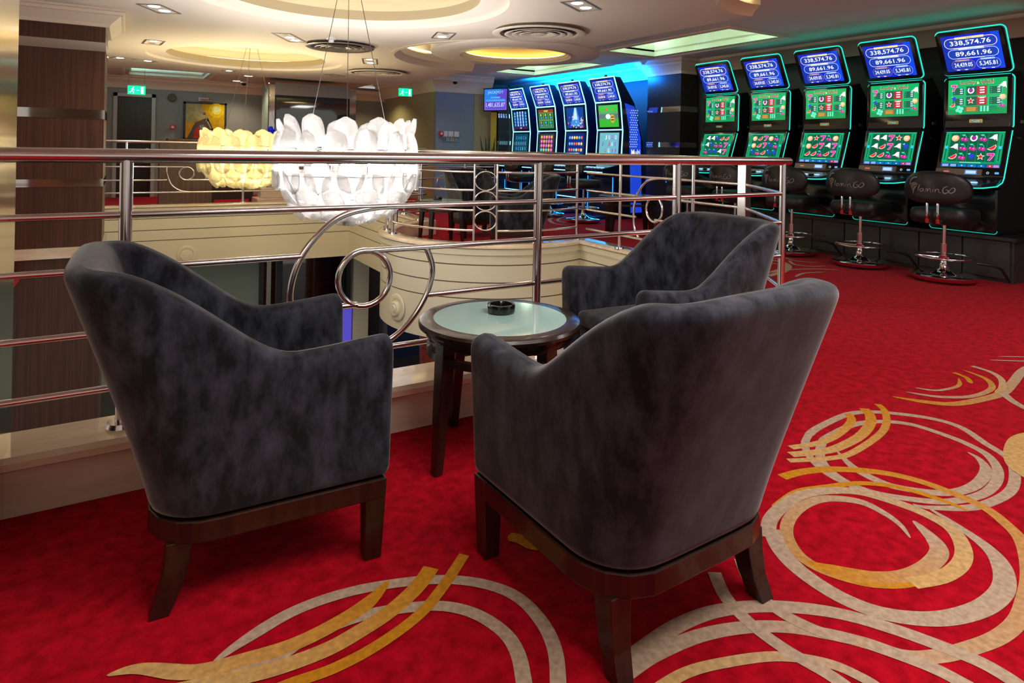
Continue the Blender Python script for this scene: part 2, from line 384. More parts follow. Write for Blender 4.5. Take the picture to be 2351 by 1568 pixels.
# ------------------------------------------------------------------ carpet motifs (traced onto the floor plane, real position in metres)
def fz(u, v):
    c, s = cos(ROLL), sin(ROLL); du, dv = u-1175.5, v-338; a = (du*c+dv*s)/FPX; b = (-du*s+dv*c)/FPX
    t = EYE/b; return ((sin(YAW)+cos(YAW)*a)*t, (cos(YAW)-sin(YAW)*a)*t)
T = (.50, .36, .25); G = (.60, .25, .012); TG = (.62, .38, .14)
STROKES = [  # (points, width mm, colour start, colour end, taper start, taper end)
 ([(1857,998),(1880,981),(1941,953),(1989,946),(2051,949),(2138,961),(2205,981),(2262,1018),(2317,1054),(2330,1094),(2317,1130),(2262,1158),(2208,1167),(2125,1165),(2095,1157)],40,T,T,0,1),
 ([(1857,998),(1848,1020),(1860,1050),(1900,1088),(1960,1118),(2010,1138)],34,T,T,0,1),
 ([(1910,998),(1961,975),(2023,968),(2093,975),(2172,1000),(2226,1022),(2269,1047),(2291,1080),(2284,1112),(2248,1138),(2172,1152),(2081,1145),(1991,1127),(1922,1094),(1885,1055),(1888,1015),(1910,998)],40,T,T,0,0),
 ([(2221,1038),(2248,1054),(2264,1080),(2246,1109),(2208,1127),(2154,1132),(2081,1123),(2027,1109),(1962,1075),(1922,1036)],46,T,T,2,1),
 ([(1948,950),(1955,964),(1944,981),(1915,1003),(1878,1018),(1815,1028)],50,G,TG,0,0),
 ([(1983,938),(1997,953),(1998,972),(1981,996),(1950,1016),(1900,1035),(1815,1044)],62,G,TG,0,0),
 ([(2015,928),(2031,944),(2035,972),(2017,1000),(1954,1041),(1900,1053),(1810,1058)],44,G,TG,0,0),
 ([(1795,1096),(1840,1084),(1900,1078),(1972,1080),(2045,1089),(2117,1107),(2190,1134),(2262,1167),(2309,1203),(2340,1235),(2356,1275),(2362,1330),(2353,1380),(2335,1427),(2291,1464),(2226,1489),(2154,1507),(2081,1507),(1991,1478),(1900,1456),(1800,1440),(1700,1442),(1600,1462),(1500,1505),(1440,1545)],46,G,T,0,0),
 ([(1780,1165),(1830,1130),(1900,1118),(1972,1110),(2045,1116),(2117,1134),(2190,1159),(2222,1175)],32,G,G,0,2),
 ([(2090,1236),(2067,1206),(2027,1177),(1972,1152),(1900,1145),(1850,1158),(1815,1188),(1806,1225),(1828,1268),(1870,1300),(1925,1322),(1991,1338),(2070,1344),(2130,1335)],44,T,G,2,1),
 ([(1850,1290),(1900,1306),(1960,1318),(2020,1326),(2080,1322),(2130,1300),(2156,1270),(2146,1243),(2117,1214),(2096,1196)],56,G,T,1,2),
 ([(1765,1235),(1768,1195),(1800,1160),(1840,1137),(1900,1127),(1972,1130),(2063,1156),(2135,1185),(2188,1218),(2212,1261),(2204,1297),(2161,1326),(2092,1340)],52,T,TG,0,0),
 ([(2125,1163),(2190,1203),(2262,1254),(2298,1297),(2305,1348),(2270,1388),(2208,1413),(2135,1422),(2045,1413),(1972,1391),(1900,1355),(1830,1305),(1790,1260),(1770,1215)],60,T,T,2,0),
 ([(1440,1520),(1490,1480),(1560,1435),(1640,1405),(1740,1393),(1850,1398),(1950,1415),(2063,1449),(2154,1482),(2244,1518),(2309,1554),(2360,1590)],50,T,T,0,0),
 ([(1990,1478),(2081,1510),(2154,1540),(2230,1580)],46,T,T,0,0),
 ([(1500,1590),(1570,1548),(1650,1525),(1780,1508),(1900,1524),(1985,1560),(2030,1590)],34,TG,T,0,0),
 ([(1640,1315),(1665,1370),(1720,1430),(1800,1490),(1900,1548),(1960,1590)],42,T,T,0,0),
 ([(1700,1285),(1730,1350),(1790,1405),(1880,1450),(1960,1470)],42,T,T,0,0),
 ([(2048,911),(2121,923),(2191,928),(2261,916),(2303,902),(2325,880),(2351,850),(2400,830)],52,G,T,1,0),
 ([(2079,900),(2149,911),(2219,912),(2261,902),(2278,888),(2261,869),(2211,850)],34,T,G,1,1),
 ([(2101,891),(2149,897),(2188,891),(2203,883),(2201,869)],24,T,G,1,2),
 ([(2190,856),(2219,868),(2229,881)],30,G,G,0,1),
 ([(2232,841),(2275,855),(2299,872),(2300,893),(2285,903)],36,T,TG,0,1),
 ([(2300,900),(2330,925),(2400,960)],44,T,T,0,0),
 ([(2272,827),(2320,829),(2400,831)],18,T,T,2,0), ([(2290,819),(2340,820),(2400,821)],14,T,T,2,0),
 ([(2400,1000),(2352,1012),(2336,1040),(2345,1075),(2400,1110)],90,TG,TG,0,0),
 ([(485,1527),(555,1476),(670,1407),(785,1365),(899,1342),(1014,1332),(1110,1342),(1187,1372),(1244,1430),(1275,1499),(1282,1590)],37,T,T,1,0),
 ([(500,1568),(631,1514),(708,1464),(823,1418),(919,1399),(1014,1393),(1091,1411),(1156,1453),(1190,1506),(1206,1590)],37,T,T,0,0),
 ([(245,1553),(320,1537),(440,1545),(555,1518),(670,1483),(765,1437),(842,1388),(894,1334)],44,TG,G,2,1),
 ([(400,1590),(517,1564),(631,1537),(746,1495),(823,1453),(899,1403),(957,1350),(990,1305)],46,TG,G,0,0),
 ([(620,1590),(677,1568),(765,1537),(861,1487),(957,1418),(1014,1353),(1066,1275)],32,G,G,0,0),
 ([(1166,1233),(1195,1240),(1240,1264)],44,G,G,1,2),
 ([(1762,597),(1795,602),(1810,613),(1795,625),(1762,634)],70,T,T,0,0), ([(1762,603),(1785,607),(1794,613),(1785,620),(1762,627)],30,T,T,0,0),
 ([(1759,627),(1812,620),(1868,618),(1926,620)],36,T,T,0,2), ([(1812,599),(1826,608),(1868,612),(1896,611)],34,T,T,0,2),
 ([(1826,636),(1846,628),(1893,625)],34,T,T,1,2), ([(1802,592),(1830,600),(1880,603)],26,T,T,0,2),
 ([(1290,492),(1268,500),(1262,506),(1275,514),(1305,517)],60,T,T,1,1), ([(1300,497),(1284,502),(1281,507),(1300,512)],50,T,T,1,1),
]
cp = Paint(.00006)
for k_, (pts, wd, c1, c2, ta, tb) in enumerate(STROKES):
    if k_ < 26: wd *= (.72 if 4 <= k_ <= 6 else .90)
    cp.L += 1
    P = spline([fz(u, v) for u, v in pts], 8); n = len(P); wd = wd/1000
    for q in range(0, 1):
        ws = []
        for i in range(n):
            t = i/(n-1); k = 1
            if ta: k = min(k, (t/(.10*ta+.05))**.7+.04)
            if tb: k = min(k, ((1-t)/(.10*tb+.05))**.7+.04)
            ws.append(wd*min(1, k))
        base = len(cp.v); cp.line(P, ws, (0, 0, 0))
        for i in range(n-1):
            t = ss(i/(n-1)); cp.c[len(cp.c)-(n-1)+i] = tuple(a*(1-t)+b*t for a, b in zip(c1, c2))
# small scroll motifs woven in the carpet of the bay and beyond the far railing
def motif(x, y, s, a, c):
    for k in range(3):
        cp.L += 1
        P = [(x+s*(1-.25*k)*cos(a+t/14*4.2)*(1+.1*k), y+s*(1-.25*k)*sin(a+t/14*4.2)) for t in range(15)]
        cp.line(P, [s*.10*sin(PI*(i+.4)/15) for i in range(15)], c)
for x, y, s, a, c in ((3.75, 6.25, .22, .4, G), (3.35, 6.5, .2, 2, G), (4.15, 6.3, .2, 4, TG), (2.4, 12.6, .5, 1, T), (3.0, 12.1, .4, 3, TG), (1.7, 12.4, .4, 5, T), (4.9, 8.2, .45, 1, T), (5.4, 9.4, .5, 3, T)):
    motif(x, y, s, a, c)
cpo = cp.build('carpet_pattern', lambda a, b, c: (a, b, .0006+c), 'pile', fl)

# ------------------------------------------------------------------ ceilings
ZS = 2.38; ZH = 2.70
def holed(outer, holes, z, mb, flip=False):
    t = tessellate_polygon([[Vector((x, y, 0)) for x, y in p] for p in [outer]+holes]); vs = [(x, y, z) for p in [outer]+holes for x, y in p]
    mb.add(vs, t)
def circ(c, r, n=64, a0=0, a1=2*PI): return [(c[0]+r*cos(a0+(a1-a0)*i/n), c[1]+r*sin(a0+(a1-a0)*i/n)) for i in range(n if abs(a1-a0-2*PI) < 1e-6 else n+1)]
RA, RBc = (1.55, 5.20), (1.50, 9.95)                  # the two ring recesses
NC = (4.40, 7.45); NR = 1.58                          # notch round the bay ceiling
xn = math.acos((4.62-NC[0])/NR)
notch = [(NC[0]+NR*cos(a), NC[1]+NR*sin(a)) for a in [-xn-(2*PI-2*xn)*i/40 for i in range(41)]]
N2 = (4.50, 3.05); n2r = .72; x2 = math.acos((4.62-N2[0])/n2r)
notch2 = [(N2[0]+n2r*cos(a), N2[1]+n2r*sin(a)) for a in [-x2-(2*PI-2*x2)*i/24 for i in range(25)]]
so = [(-4.5, -3.2), (4.62, -3.2)]+notch2+notch+[(4.62, 12.3), (-4.5, 12.3)]
c0 = MB(); holed(so, [circ(RA, 1.30, 72), circ(RBc, 1.30, 72)], ZS, c0); c1 = MB()
# vertical edges of the slab and stepped rims of the two recesses
for R_ in (RA, RBc):
    c1.mi = 0; c1.lathe([(1.30, ZS), (1.30, ZS+.035), (1.06, ZS+.035)], c=(*R_, 0), n=72)
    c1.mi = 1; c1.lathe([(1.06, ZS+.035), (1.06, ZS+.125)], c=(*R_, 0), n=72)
    c1.mi = 0; c1.lathe([(1.06, ZS+.125), (1.10, ZS+.125), (1.34, ZS+.125)], c=(*R_, 0), n=72)
    c1.lathe([(1.34, ZS+.125), (1.40, ZS+.19), (1.34, ZS+.27), (1.1, ZS+.30), (0, ZS+.30)], c=(*R_, 0), n=72)
m = len(so)
c0.add([(x, y, ZS) for x, y in so]+[(x, y, ZH+.02) for x, y in so], [(i, (i+1) % m, m+(i+1) % m, m+i) for i in range(m)])
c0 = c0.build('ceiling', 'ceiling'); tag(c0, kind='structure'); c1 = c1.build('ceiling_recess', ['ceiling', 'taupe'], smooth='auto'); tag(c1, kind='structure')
for i, R_ in enumerate((RA, RBc)):
    t = MB(); t.tube([(*p, ZS+.135) for p in circ(R_, 1.22, 60)], .012, 6, closed=True)
    t = t.build('cove_light', ['cove2', 'cove'][i], smooth=True); tag(t, ['thin cove light ring hidden in the round recess above the nearer white chandelier', 'thin cove light ring hidden in the round recess above the yellow chandelier'][i], 'cove light')
# mouldings at the notch edges
mo = MB(); mo.loft(strip(notch, [(0, ZS-.01), (-.05, ZS-.01), (-.075, ZS+.02), (-.10, ZS+.05), (-.13, ZS+.07), (-.13, ZS+.16), (0, ZS+.16)])); mo = mo.build('trim_4', 'cornice', smooth='auto'); tag(mo, kind='structure')
mo = MB(); mo.loft(strip(notch2, [(0, ZS-.01), (-.04, ZS-.01), (-.06, ZS+.02), (-.10, ZS+.05), (-.13, ZS+.07), (-.13, ZS+.16), (0, ZS+.16)])); mo = mo.build('trim_5', 'cornice', smooth='auto'); tag(mo, kind='structure')
t = MB(); t.tube([(NC[0]+(NR-.10)*cos(a), NC[1]+(NR-.10)*sin(a), ZS+.20) for a in [PI*.62+PI*.68*i/30 for i in range(31)]], .012, 6)
t = t.build('cove_light', 'cove', smooth=True); tag(t, 'curved yellow cove light behind the round ceiling disc over the bay', 'cove light')
t = MB(); t.tube([(N2[0]+(n2r-.16)*cos(a), N2[1]+(n2r-.16)*sin(a), ZS+.12) for a in [PI*.5+PI*i/20 for i in range(21)]], .012, 6)
t = t.build('cove_light', 'cove', smooth=True); tag(t, 'small curved cove light in the ceiling recess at the top edge right of centre', 'cove light')
# the round disc ceiling with its yellow dome
DC = (4.15, 6.90)
d = MB(); d.lathe([(.70, 2.345), (1.03, 2.345), (1.05, 2.36), (1.05, ZH)], c=(*DC, 0), n=72)
d.mi = 1; d.lathe([(.70, 2.345), (.705, 2.33), (.69, 2.33), (.675, 2.35), (.66, 2.35), (.65, 2.37), (.635, 2.37), (.63, 2.39), (.645, 2.395)], c=(*DC, 0), n=72)
d.mi = 2; d.lathe([(.645, 2.395), (.74, 2.395), (.74, 2.43), (.6, 2.50), (.3, 2.54), (0, 2.55)], c=(*DC, 0), n=72)
d = d.build('ceiling_bay', ['ceiling', 'cornice', 'yellow'], smooth='auto'); tag(d, kind='structure')
t = MB(); t.tube([(*p, 2.408) for p in circ(DC, .69, 48)], .006, 6, closed=True)
t = t.build('cove_light', 'cove', smooth=True); tag(t, 'thin ring light inside the yellow ceiling dome over the bay', 'cove light')
# high ceiling over the machines with two lit coffers
CF = [(6.15, 5.26, 7.40, 7.87), (6.15, 8.87, 7.40, 11.4)]
h = MB()
def rpoly(x0, y0, x1, y1): return [(x0, y0), (x1, y0), (x1, y1), (x0, y1)]
holed([(2.6, -3.2), (8.4, -3.2), (8.4, 16.2), (4.6, 16.2), (4.6, 9.3), (2.6, 9.3)], [rpoly(a+.16, b+.16, c-.16, e-.16) for a, b, c, e in CF], ZH, h)
h = h.build('ceiling_high', 'ceiling'); tag(h, kind='structure')
BF = (-.1, 13.0, 1.5, 15.25)
h = MB(); holed([(-4.5, 12.28), (4.62, 12.28), (4.62, 16.2), (-4.5, 16.2)], [rpoly(BF[0]+.12, BF[1]+.12, BF[2]-.12, BF[3]-.12)], 2.52, h)
h = h.build('ceiling_back', 'ceiling'); tag(h, kind='structure')
def frame_path(a, b, c, e): return [(a, b), (c, b), (c, e), (a, e)]
for i, (q, z, lab) in enumerate(((CF[0], ZH, ''), (CF[1], ZH, ''), (BF, 2.52, ''))):
    fr = MB(); fr.loft(strip(frame_path(*q), [(0, z+.02), (0, z-.012), (.02, z-.022), (.04, z-.022), (.06, z+.0), (.085, z+.02), (.10, z+.02), (.12, z+.05), (.16, z+.07), (.16, z+.10), (.0, z+.10)], True), cap=False)
    fr = fr.build('trim_%d' % (6+i), 'cornice', smooth='auto'); tag(fr, kind='structure')
    k = .16 if i < 2 else .12; a, b, c, e = q
    bx = MB(); bx.add([(a+k, b+k, z), (c-k, b+k, z), (c-k, e-k, z), (a+k, e-k, z), (a+k, b+k, z+.35), (c-k, b+k, z+.35), (c-k, e-k, z+.35), (a+k, e-k, z+.35)], [(0, 1, 5, 4), (1, 2, 6, 5), (2, 3, 7, 6), (3, 0, 4, 7), (4, 5, 6, 7)])
    bx = bx.build('ceiling_coffer', 'sky_panel'); tag(bx, kind='structure')
    lt = MB(); lt.box(a+k+.05, b+k+.03, z+.30, c-k-.05, b+k+.06, z+.33); lt.box(a+k+.05, e-k-.06, z+.30, c-k-.05, e-k-.03, z+.33)
    lt.box(a+k+.02, b+k+.06, z+.30, a+k+.05, e-k-.06, z+.33)
    tag(lt.build('cove_light', mat('coffer_light', (1, 1, 1), emis=(.80, 1.0, .70) if i < 2 else (.5, .85, 1), es=15 if i < 2 else 9)), ['strip lights inside the large ceiling coffer above the near green machines', 'strip lights inside the ceiling coffer above the blue machines', 'strip lights inside the small ceiling coffer over the far door'][i], 'cove light')

# walls
def wall(name, x0, y0, x1, y1, z0, z1, m, th=.1):
    o = MB(); d = Vector((x1-x0, y1-y0)).normalized(); n = Vector((d.y, -d.x))*-th
    o.prism([(x0, y0), (x1, y1), (x1+n.x, y1+n.y), (x0+n.x, y0+n.y)], z0, z1); o = o.build(name, m); return tag(o, kind='structure')
wall('wall_right', 8.2, 15.5, 8.2, -3.2, 0, ZH, 'walldark', .1)
wall('wall_back', -4.5, 15.7, 5.65, 15.7, 0, 2.6, 'wallgrey')
wall('wall_olive', 5.6, 15.7, 5.6, 12.61, 0, ZH, 'wallolive', .1)
wall('wall_blue', 5.6, 12.5, 6.5, 12.5, 0, ZH, 'wallblue', .1)
wall('wall_corner', 6.505, 12.5, 6.86, 12.40, 0, ZH, 'wallolive', .1)
wall('wall_recess', 6.0, 13.6, 8.3, 13.6, 0, ZH, 'wallolive', .1)
CR = [(0, -.30), (.03, -.30), (.05, -.27), (.06, -.24), (.16, -.12), (.20, -.10), (.22, -.04), (.26, -.03), (.26, 0), (0, 0)]
def crown(name, path, ztop, k=1.0):
    o = MB(); o.loft(strip(path, [(a*k, ztop+b*k) for a, b in CR])); return tag(o.build(name, 'cornice', smooth='auto'), kind='structure')
crown('trim_20', [(5.6, 15.7), (-4.5, 15.7)], 2.52, .8)
crown('trim_21', [(6.86, 12.40), (6.505, 12.5), (5.6, 12.5), (5.6, 15.7)], ZH, 1.2)
o = MB(); o.loft(strip([(8.2, -3.2), (8.2, 13.5)], [(0, ZH-.22), (.05, ZH-.22), (.07, ZH-.15), (.15, ZH-.06), (.22, ZH-.04), (.22, ZH), (0, ZH)])); tag(o.build('trim_22', 'cornice', smooth='auto'), kind='structure')

# lower level seen through the railing
o = MB(); o.box(-4.5, 2.7, -3.3, 8.3, 16.2, -3.2); tag(o.build('floor_lower', 'lowfloor'), kind='structure')
o = MB(); o.box(-4.5, YD+.3, -.84, 8.3, 16.2, -.80); tag(o.build('ceiling_lower', 'ceiling'), kind='structure')
o = MB(); o.box(XW+.3, 2.9, -.84, 8.3, YD+.3, -.80); tag(o.build('ceiling_lower_side', 'ceiling'), kind='structure')
o = MB(); o.box(-4.5, 13.5, -3.2, 2.30, 13.6, -.84); tag(o.build('wall_lower', 'greenpanel'), kind='structure')
o = MB(); o.box(4.15, 13.3, -3.2, 4.48, 13.7, -.84); tag(o.build('wall_lower_pier', 'fascia'), kind='structure')
o = MB(); o.box(2.2, 14.4, -3.2, 8.3, 14.5, -.84); tag(o.build('wall_lower_back', 'pillarwood'), kind='structure')

# ------------------------------------------------------------------ columns
t = MB(); t.box(-1.2, .3, 0, -.311, 2.67, ZS); t = t.build('column_steel', 'mirrorcol'); tag(t, kind='structure')
wc = empty('wood_column', (-.75, 7.5, -3.2), 0, 'tall square walnut-panelled column with polished steel bands, standing in the well at far left', 'column')
t = MB(); t.box(-.45, -.45, 0, .57, .40, 5.58); t.build('panel_core', 'panelwood', wc)
def band(z0, z1, m='mirror', e=.006, nm='steel_band'):
    t = MB(); t.box(-.45-e, -.45-e, z0+3.2, .57+e, .40+e, z1+3.2); return t.build(nm, m, wc)
for a, b in ((2.006, 2.09), (1.384, 1.468), (.764, .833)): band(a, b)
band(.124, .219, 'marble', .03, 'marble_band')
t = MB(); rg = []
for off, z in ((0, -.15), (.03, -.15), (.04, -.12), (.12, -.05), (.14, -.045), (.15, -.02), (.19, -.015), (.19, 0)):
    rg.append([(-.45-off, -.45-off, ZS+z+3.2), (.57+off, -.45-off, ZS+z+3.2), (.57+off, .40+off, ZS+z+3.2), (-.45-off, .40+off, ZS+z+3.2)])
t.loft(rg, cap=False); t.build('cornice', 'cornice', wc)
def pillar(y0, y1, label, cap=True, x0=7.3):
    p = empty('panelled_pillar', (x0, y0, 0), 0, label, 'pillar', 'dark panelled pillars between the machines')
    hgt = ZH-.22 if cap else 2.2
    t = MB(); t.box(0, 0, 0, .38, y1-y0, hgt); t.build('panel_core', 'pillarwood', p)
    for a, b in ((1.837, 1.927), (1.251, 1.334), (.66, .74)):
        t = MB(); t.box(-.006, -.006, a, .386, y1-y0+.006, b); t.build('steel_band', 'mirror', p)
    if cap:
        t = MB(); rg = []
        for off, z in ((0, -.24), (.02, -.24), (.03, -.2), (.10, -.10), (.12, -.10), (.13, -.06), (.17, -.05), (.17, 0)):
            rg.append([(-off, -off, ZH+z), (.44, -off, ZH+z), (.44, y1-y0+off, ZH+z), (-off, y1-y0+off, ZH+z)])
        t.loft(rg, cap=False); t.build('cornice', 'cornice', p)
    return p
pillar(7.62, 8.40, 'dark wood pillar with steel bands between the green machines and the blue ones', True, 7.75)
pillar(12.25, 13.10, 'dark wood pillar with steel bands behind the jackpot screen, left of the blue machines', False, 6.97)

# ------------------------------------------------------------------ railings
ZR = [.936, .747, .539, .333]
TOPZ = 1.143
BAR = .0125
def flange(mb, p): mb.lathe([(0, .018), (.045, .016), (.05, 0)], c=p, n=20)
def post(root, p, r=.021, z0=.197, z1=TOPZ, fl_=True, name='post'):
    t = MB(); t.cyl((p[0], p[1], z0), (p[0], p[1], z1), r, n=16)
    if fl_: flange(t, (p[0], p[1], z0))
    return t.build(name, 'steel', root, smooth='auto')
def pipe(root, pts, r, name, m='steel', closed=False):
    t = MB(); t.tube(pts, r, 12, closed); return t.build(name, m, root, smooth='auto')
# scrollwork in (s, z) rail coordinates; taken from the near railing
LOOP = [(.870+.113*cos(a)*1.0, .636+.117*sin(a)) for a in [PI/2+2*PI*i/28 for i in range(28)]]
BIGARC = [(1.00, .936), (.911, .932), (.796, .912), (.724, .877), (.659, .815), (.61, .748), (.581, .677), (.568, .606), (.570, .545), (.575, .47), (.60, .40), (.65, .345)]
ARC2 = [(1.130, .750), (1.151, .741), (1.180, .656), (1.165, .57), (1.119, .482), (1.055, .409), (.98, .36), (.88, .333)]
LT = [(1.22, .752), (1.028, .753), (.93, .752), (.87, .753)]
LBt = [(.56, .533), (.72, .531), (.803, .525), (.87, .519)]
def scroll(root, f, which='all', r=BAR):
    P = lambda L: [f(s, z) for s, z in L]
    pipe(root, P(LOOP), r, 'scroll_loop', closed=True)
    pipe(root, P(spline(BIGARC, 5)), r, 'scroll_arc')
    pipe(root, P(spline(ARC2, 5)), r, 'scroll_arc')
def bars(root, f, segs, r=BAR):
    for s0, s1, z in segs: pipe(root, [f(s0+(s1-s0)*i/1, z) for i in range(2)], r, 'bar')
yr = 2.64
rl = empty('steel_railing', (1.7, yr, .197), 0, 'polished steel railing with scrollwork on the near marble kerb behind the armchairs', 'railing')
OFF = Vector((1.7, yr, .197))
f = lambda s, z: Vector((s, yr, z))-OFF
def endcap(mb, p, r): mb.lathe([(r*cos(a), r*sin(a)) for a in [-PI/2+PI*i/8 for i in range(9)]], c=p, n=16)
t = MB(); t.tube([f(-1.5, TOPZ), f(3.655, TOPZ)], .0255, 20); endcap(t, f(3.655, TOPZ), .0255); t.build('handrail', 'steel', rl, smooth='auto')
for s in (.003, 1.736, 2.673, 3.60): post(rl, f(s, .197), z0=0, z1=TOPZ-.197)
bars(rl, f, [(-1.5, 3.60, ZR[0]), (-1.5, .61, ZR[1]), (.87, 3.60, ZR[1]+.004), (-1.5, .84, .528), (1.15, 3.60, ZR[2]), (-1.5, .62, ZR[3]), (.90, 3.60, ZR[3])])
scroll(rl, f)
for s in (.0, ): pass
# right-hand railing: diagonal return at the corner and the run along the right side of the well
rb = empty('steel_railing', (XB, 4.5, .197), 0, 'polished steel railing with a loop scroll along the right side of the well', 'railing', None)
OB = Vector((XB, 4.5, .197))
fb_ = lambda s, z: Vector((XB, s, z))-OB
t = MB(); t.tube([Vector((3.66, yr+.05, TOPZ-.01))-OB, fb_(3.50, TOPZ-.01), fb_(5.58, TOPZ-.01)], .0225, 16); t.build('handrail', 'steel', rb, smooth='auto')
for s in (5.03, 4.284, 4.054): post(rb, fb_(s, .197), .017, 0, TOPZ-.197)
t = MB(); t.box(-.035, 3.47-4.5, 0, .035, 3.55-4.5, TOPZ-.197); t.build('flat_post', 'steel', rb, bevel=.004)
for z in ZR:
    pipe(rb, [Vector((3.625, yr+.025, z))-OB, fb_(3.50, z)], BAR, 'bar')
bars(rb, fb_, [(5.58, 3.5, ZR[0]), (5.58, 4.80, ZR[1]), (4.5, 3.5, ZR[1]), (5.58, 4.79, ZR[2]), (4.53, 3.5, ZR[2]), (5.58, 3.5, ZR[3])], .0115)
sc = lambda s, z: fb_(4.54+(.87-s)*.78, z) if False else fb_(4.54-(s-.870)*-.78*-1, z)
scroll(rb, lambda s, z: fb_(4.54+(s-.87)*-.95, z), r=.0115)
# railing round the bay
rc = empty('curved_railing', (*BC, .197), 0, 'curved steel railing with three stacked rings around the round bay', 'railing')
RR = 1.235
def fc(a, z): return Vector((RR*cos(a), RR*sin(a), z-.197))
A0, A1 = math.acos((XB-BC[0])/RR)*-1, math.acos((XW+.05-BC[0])/RR)-2*PI
def angat(x, y): a = math.atan2(y-BC[1], x-BC[0]); return a if a < A0+.01 else a-2*PI
t = MB(); t.tube([fc(A0+(A1-A0)*i/50, TOPZ-.01) for i in range(51)], .0225, 14); t.build('handrail', 'steel', rc, smooth='auto')
aR1, aR2 = angat(3.20, 6.05), angat(3.36, 5.92)
aL = [angat(2.70, 7.25), angat(2.66, 6.93)]
t = MB()
for a in (aR1, aR2):
    p = post(rc, fc(a, .197), .012, 0, TOPZ-.197, False)
for a in (A0, angat(3.72, 5.66), aL[0], aL[1], angat(2.95, 7.80), angat(3.40, 8.10)): post(rc, fc(a, .197), .017, 0, TOPZ-.197)
for z in ZR:
    for b0, b1 in ((A0, aR2), (aR1, aL[1]), (aL[0], A1)):
        pipe(rc, [fc(b0+(b1-b0)*i/14, z) for i in range(15)], .011, 'bar')
am = (aR1+aR2)/2; hw = abs(aR2-aR1)*RR/2-.004
for zc in (.845, .640, .435):
    pipe(rc, [fc(am+hw*cos(q)/RR, zc+.098*sin(q)) for q in [2*PI*i/28 for i in range(28)]], .007, 'ring', closed=True)
pipe(rc, [fc((aL[0]+aL[1])/2+.07*cos(q), .33+.06*sin(q)) for q in [2*PI*i/20 for i in range(20)]], .007, 'ring', closed=True)
# far railing
rd = empty('steel_railing', (1.2, YD+.06, .197), 0, 'polished steel railing with a scroll loop on the far side of the well', 'railing')
OD = Vector((1.2, YD+.06, .197)); fd = lambda s, z: Vector((s, YD+.06, z))-OD
t = MB(); t.tube([fd(-1.6, TOPZ+.03), fd(XW+.0, TOPZ+.03)], .0225, 12); t.build('handrail', 'steel', rd, smooth='auto')
for s in (.01, 1.675, 3.0): post(rd, fd(s, .197), .019, 0, TOPZ+.03-.197)
bars(rd, fd, [(-1.6, 3.45, .975), (-1.6, .80, .785), (1.10, 3.45, .785), (-1.6, .56, .578), (.83, 3.45, .578), (-1.6, 3.45, .385)], .0125)
pipe(rd, [fd(.835+.105*cos(q), .68+.102*sin(q)) for q in [2*PI*i/24 for i in range(24)]], .0115, 'scroll_loop', closed=True)
pipe(rd, [fd(*p) for p in spline([(.559, .79), (.561, .67), (.63, .498), (.75, .41), (.90, .385)], 5)], .0115, 'scroll_arc')
pipe(rd, [fd(*p) for p in spline([(.95, .975), (1.065, .86), (1.12, .72), (1.11, .578)], 5)], .0115, 'scroll_arc')
# side railing of the well behind the bay, and the stair railings beyond
re_ = empty('steel_railing', (XW+.06, 9.8, .197), 0, 'short steel railing on the side kerb behind the round bay', 'railing')
fe = lambda s, z: Vector((0, s-9.8, z-.197))
t = MB(); t.tube([fe(8.15, TOPZ), fe(YD, TOPZ)], .0225, 12); t.build('handrail', 'steel', re_, smooth='auto')
for s in (8.9, 10.2, 11.35): post(re_, fe(s, .197), .017, 0, TOPZ-.197)
bars(re_, fe, [(8.15, YD, z) for z in ZR], .011)
rs = empty('stair_railing', (5.0, 10.6, 0), 0, 'blue-tinted steel stair railing beyond the round bay, in front of the blue-grey wall', 'railing')
t = MB(); t.tube([(-1.1, 0, 1.02), (1.0, 0, 1.02)], .022, 12); t.build('handrail', 'steel', rs, smooth='auto')
for s in (-1.05, -.55, .35, .98): post(rs, (s, 0, 0), .017, 0, 1.02)
for z in (.82, .62, .42, .22): pipe(rs, [(-1.05, 0, z), (.98, 0, z)], .010, 'bar')
pipe(rs, [(-.1+.11*cos(q), 0, .55+.11*sin(q)) for q in [2*PI*i/20 for i in range(20)]], .009, 'scroll_loop', closed=True)

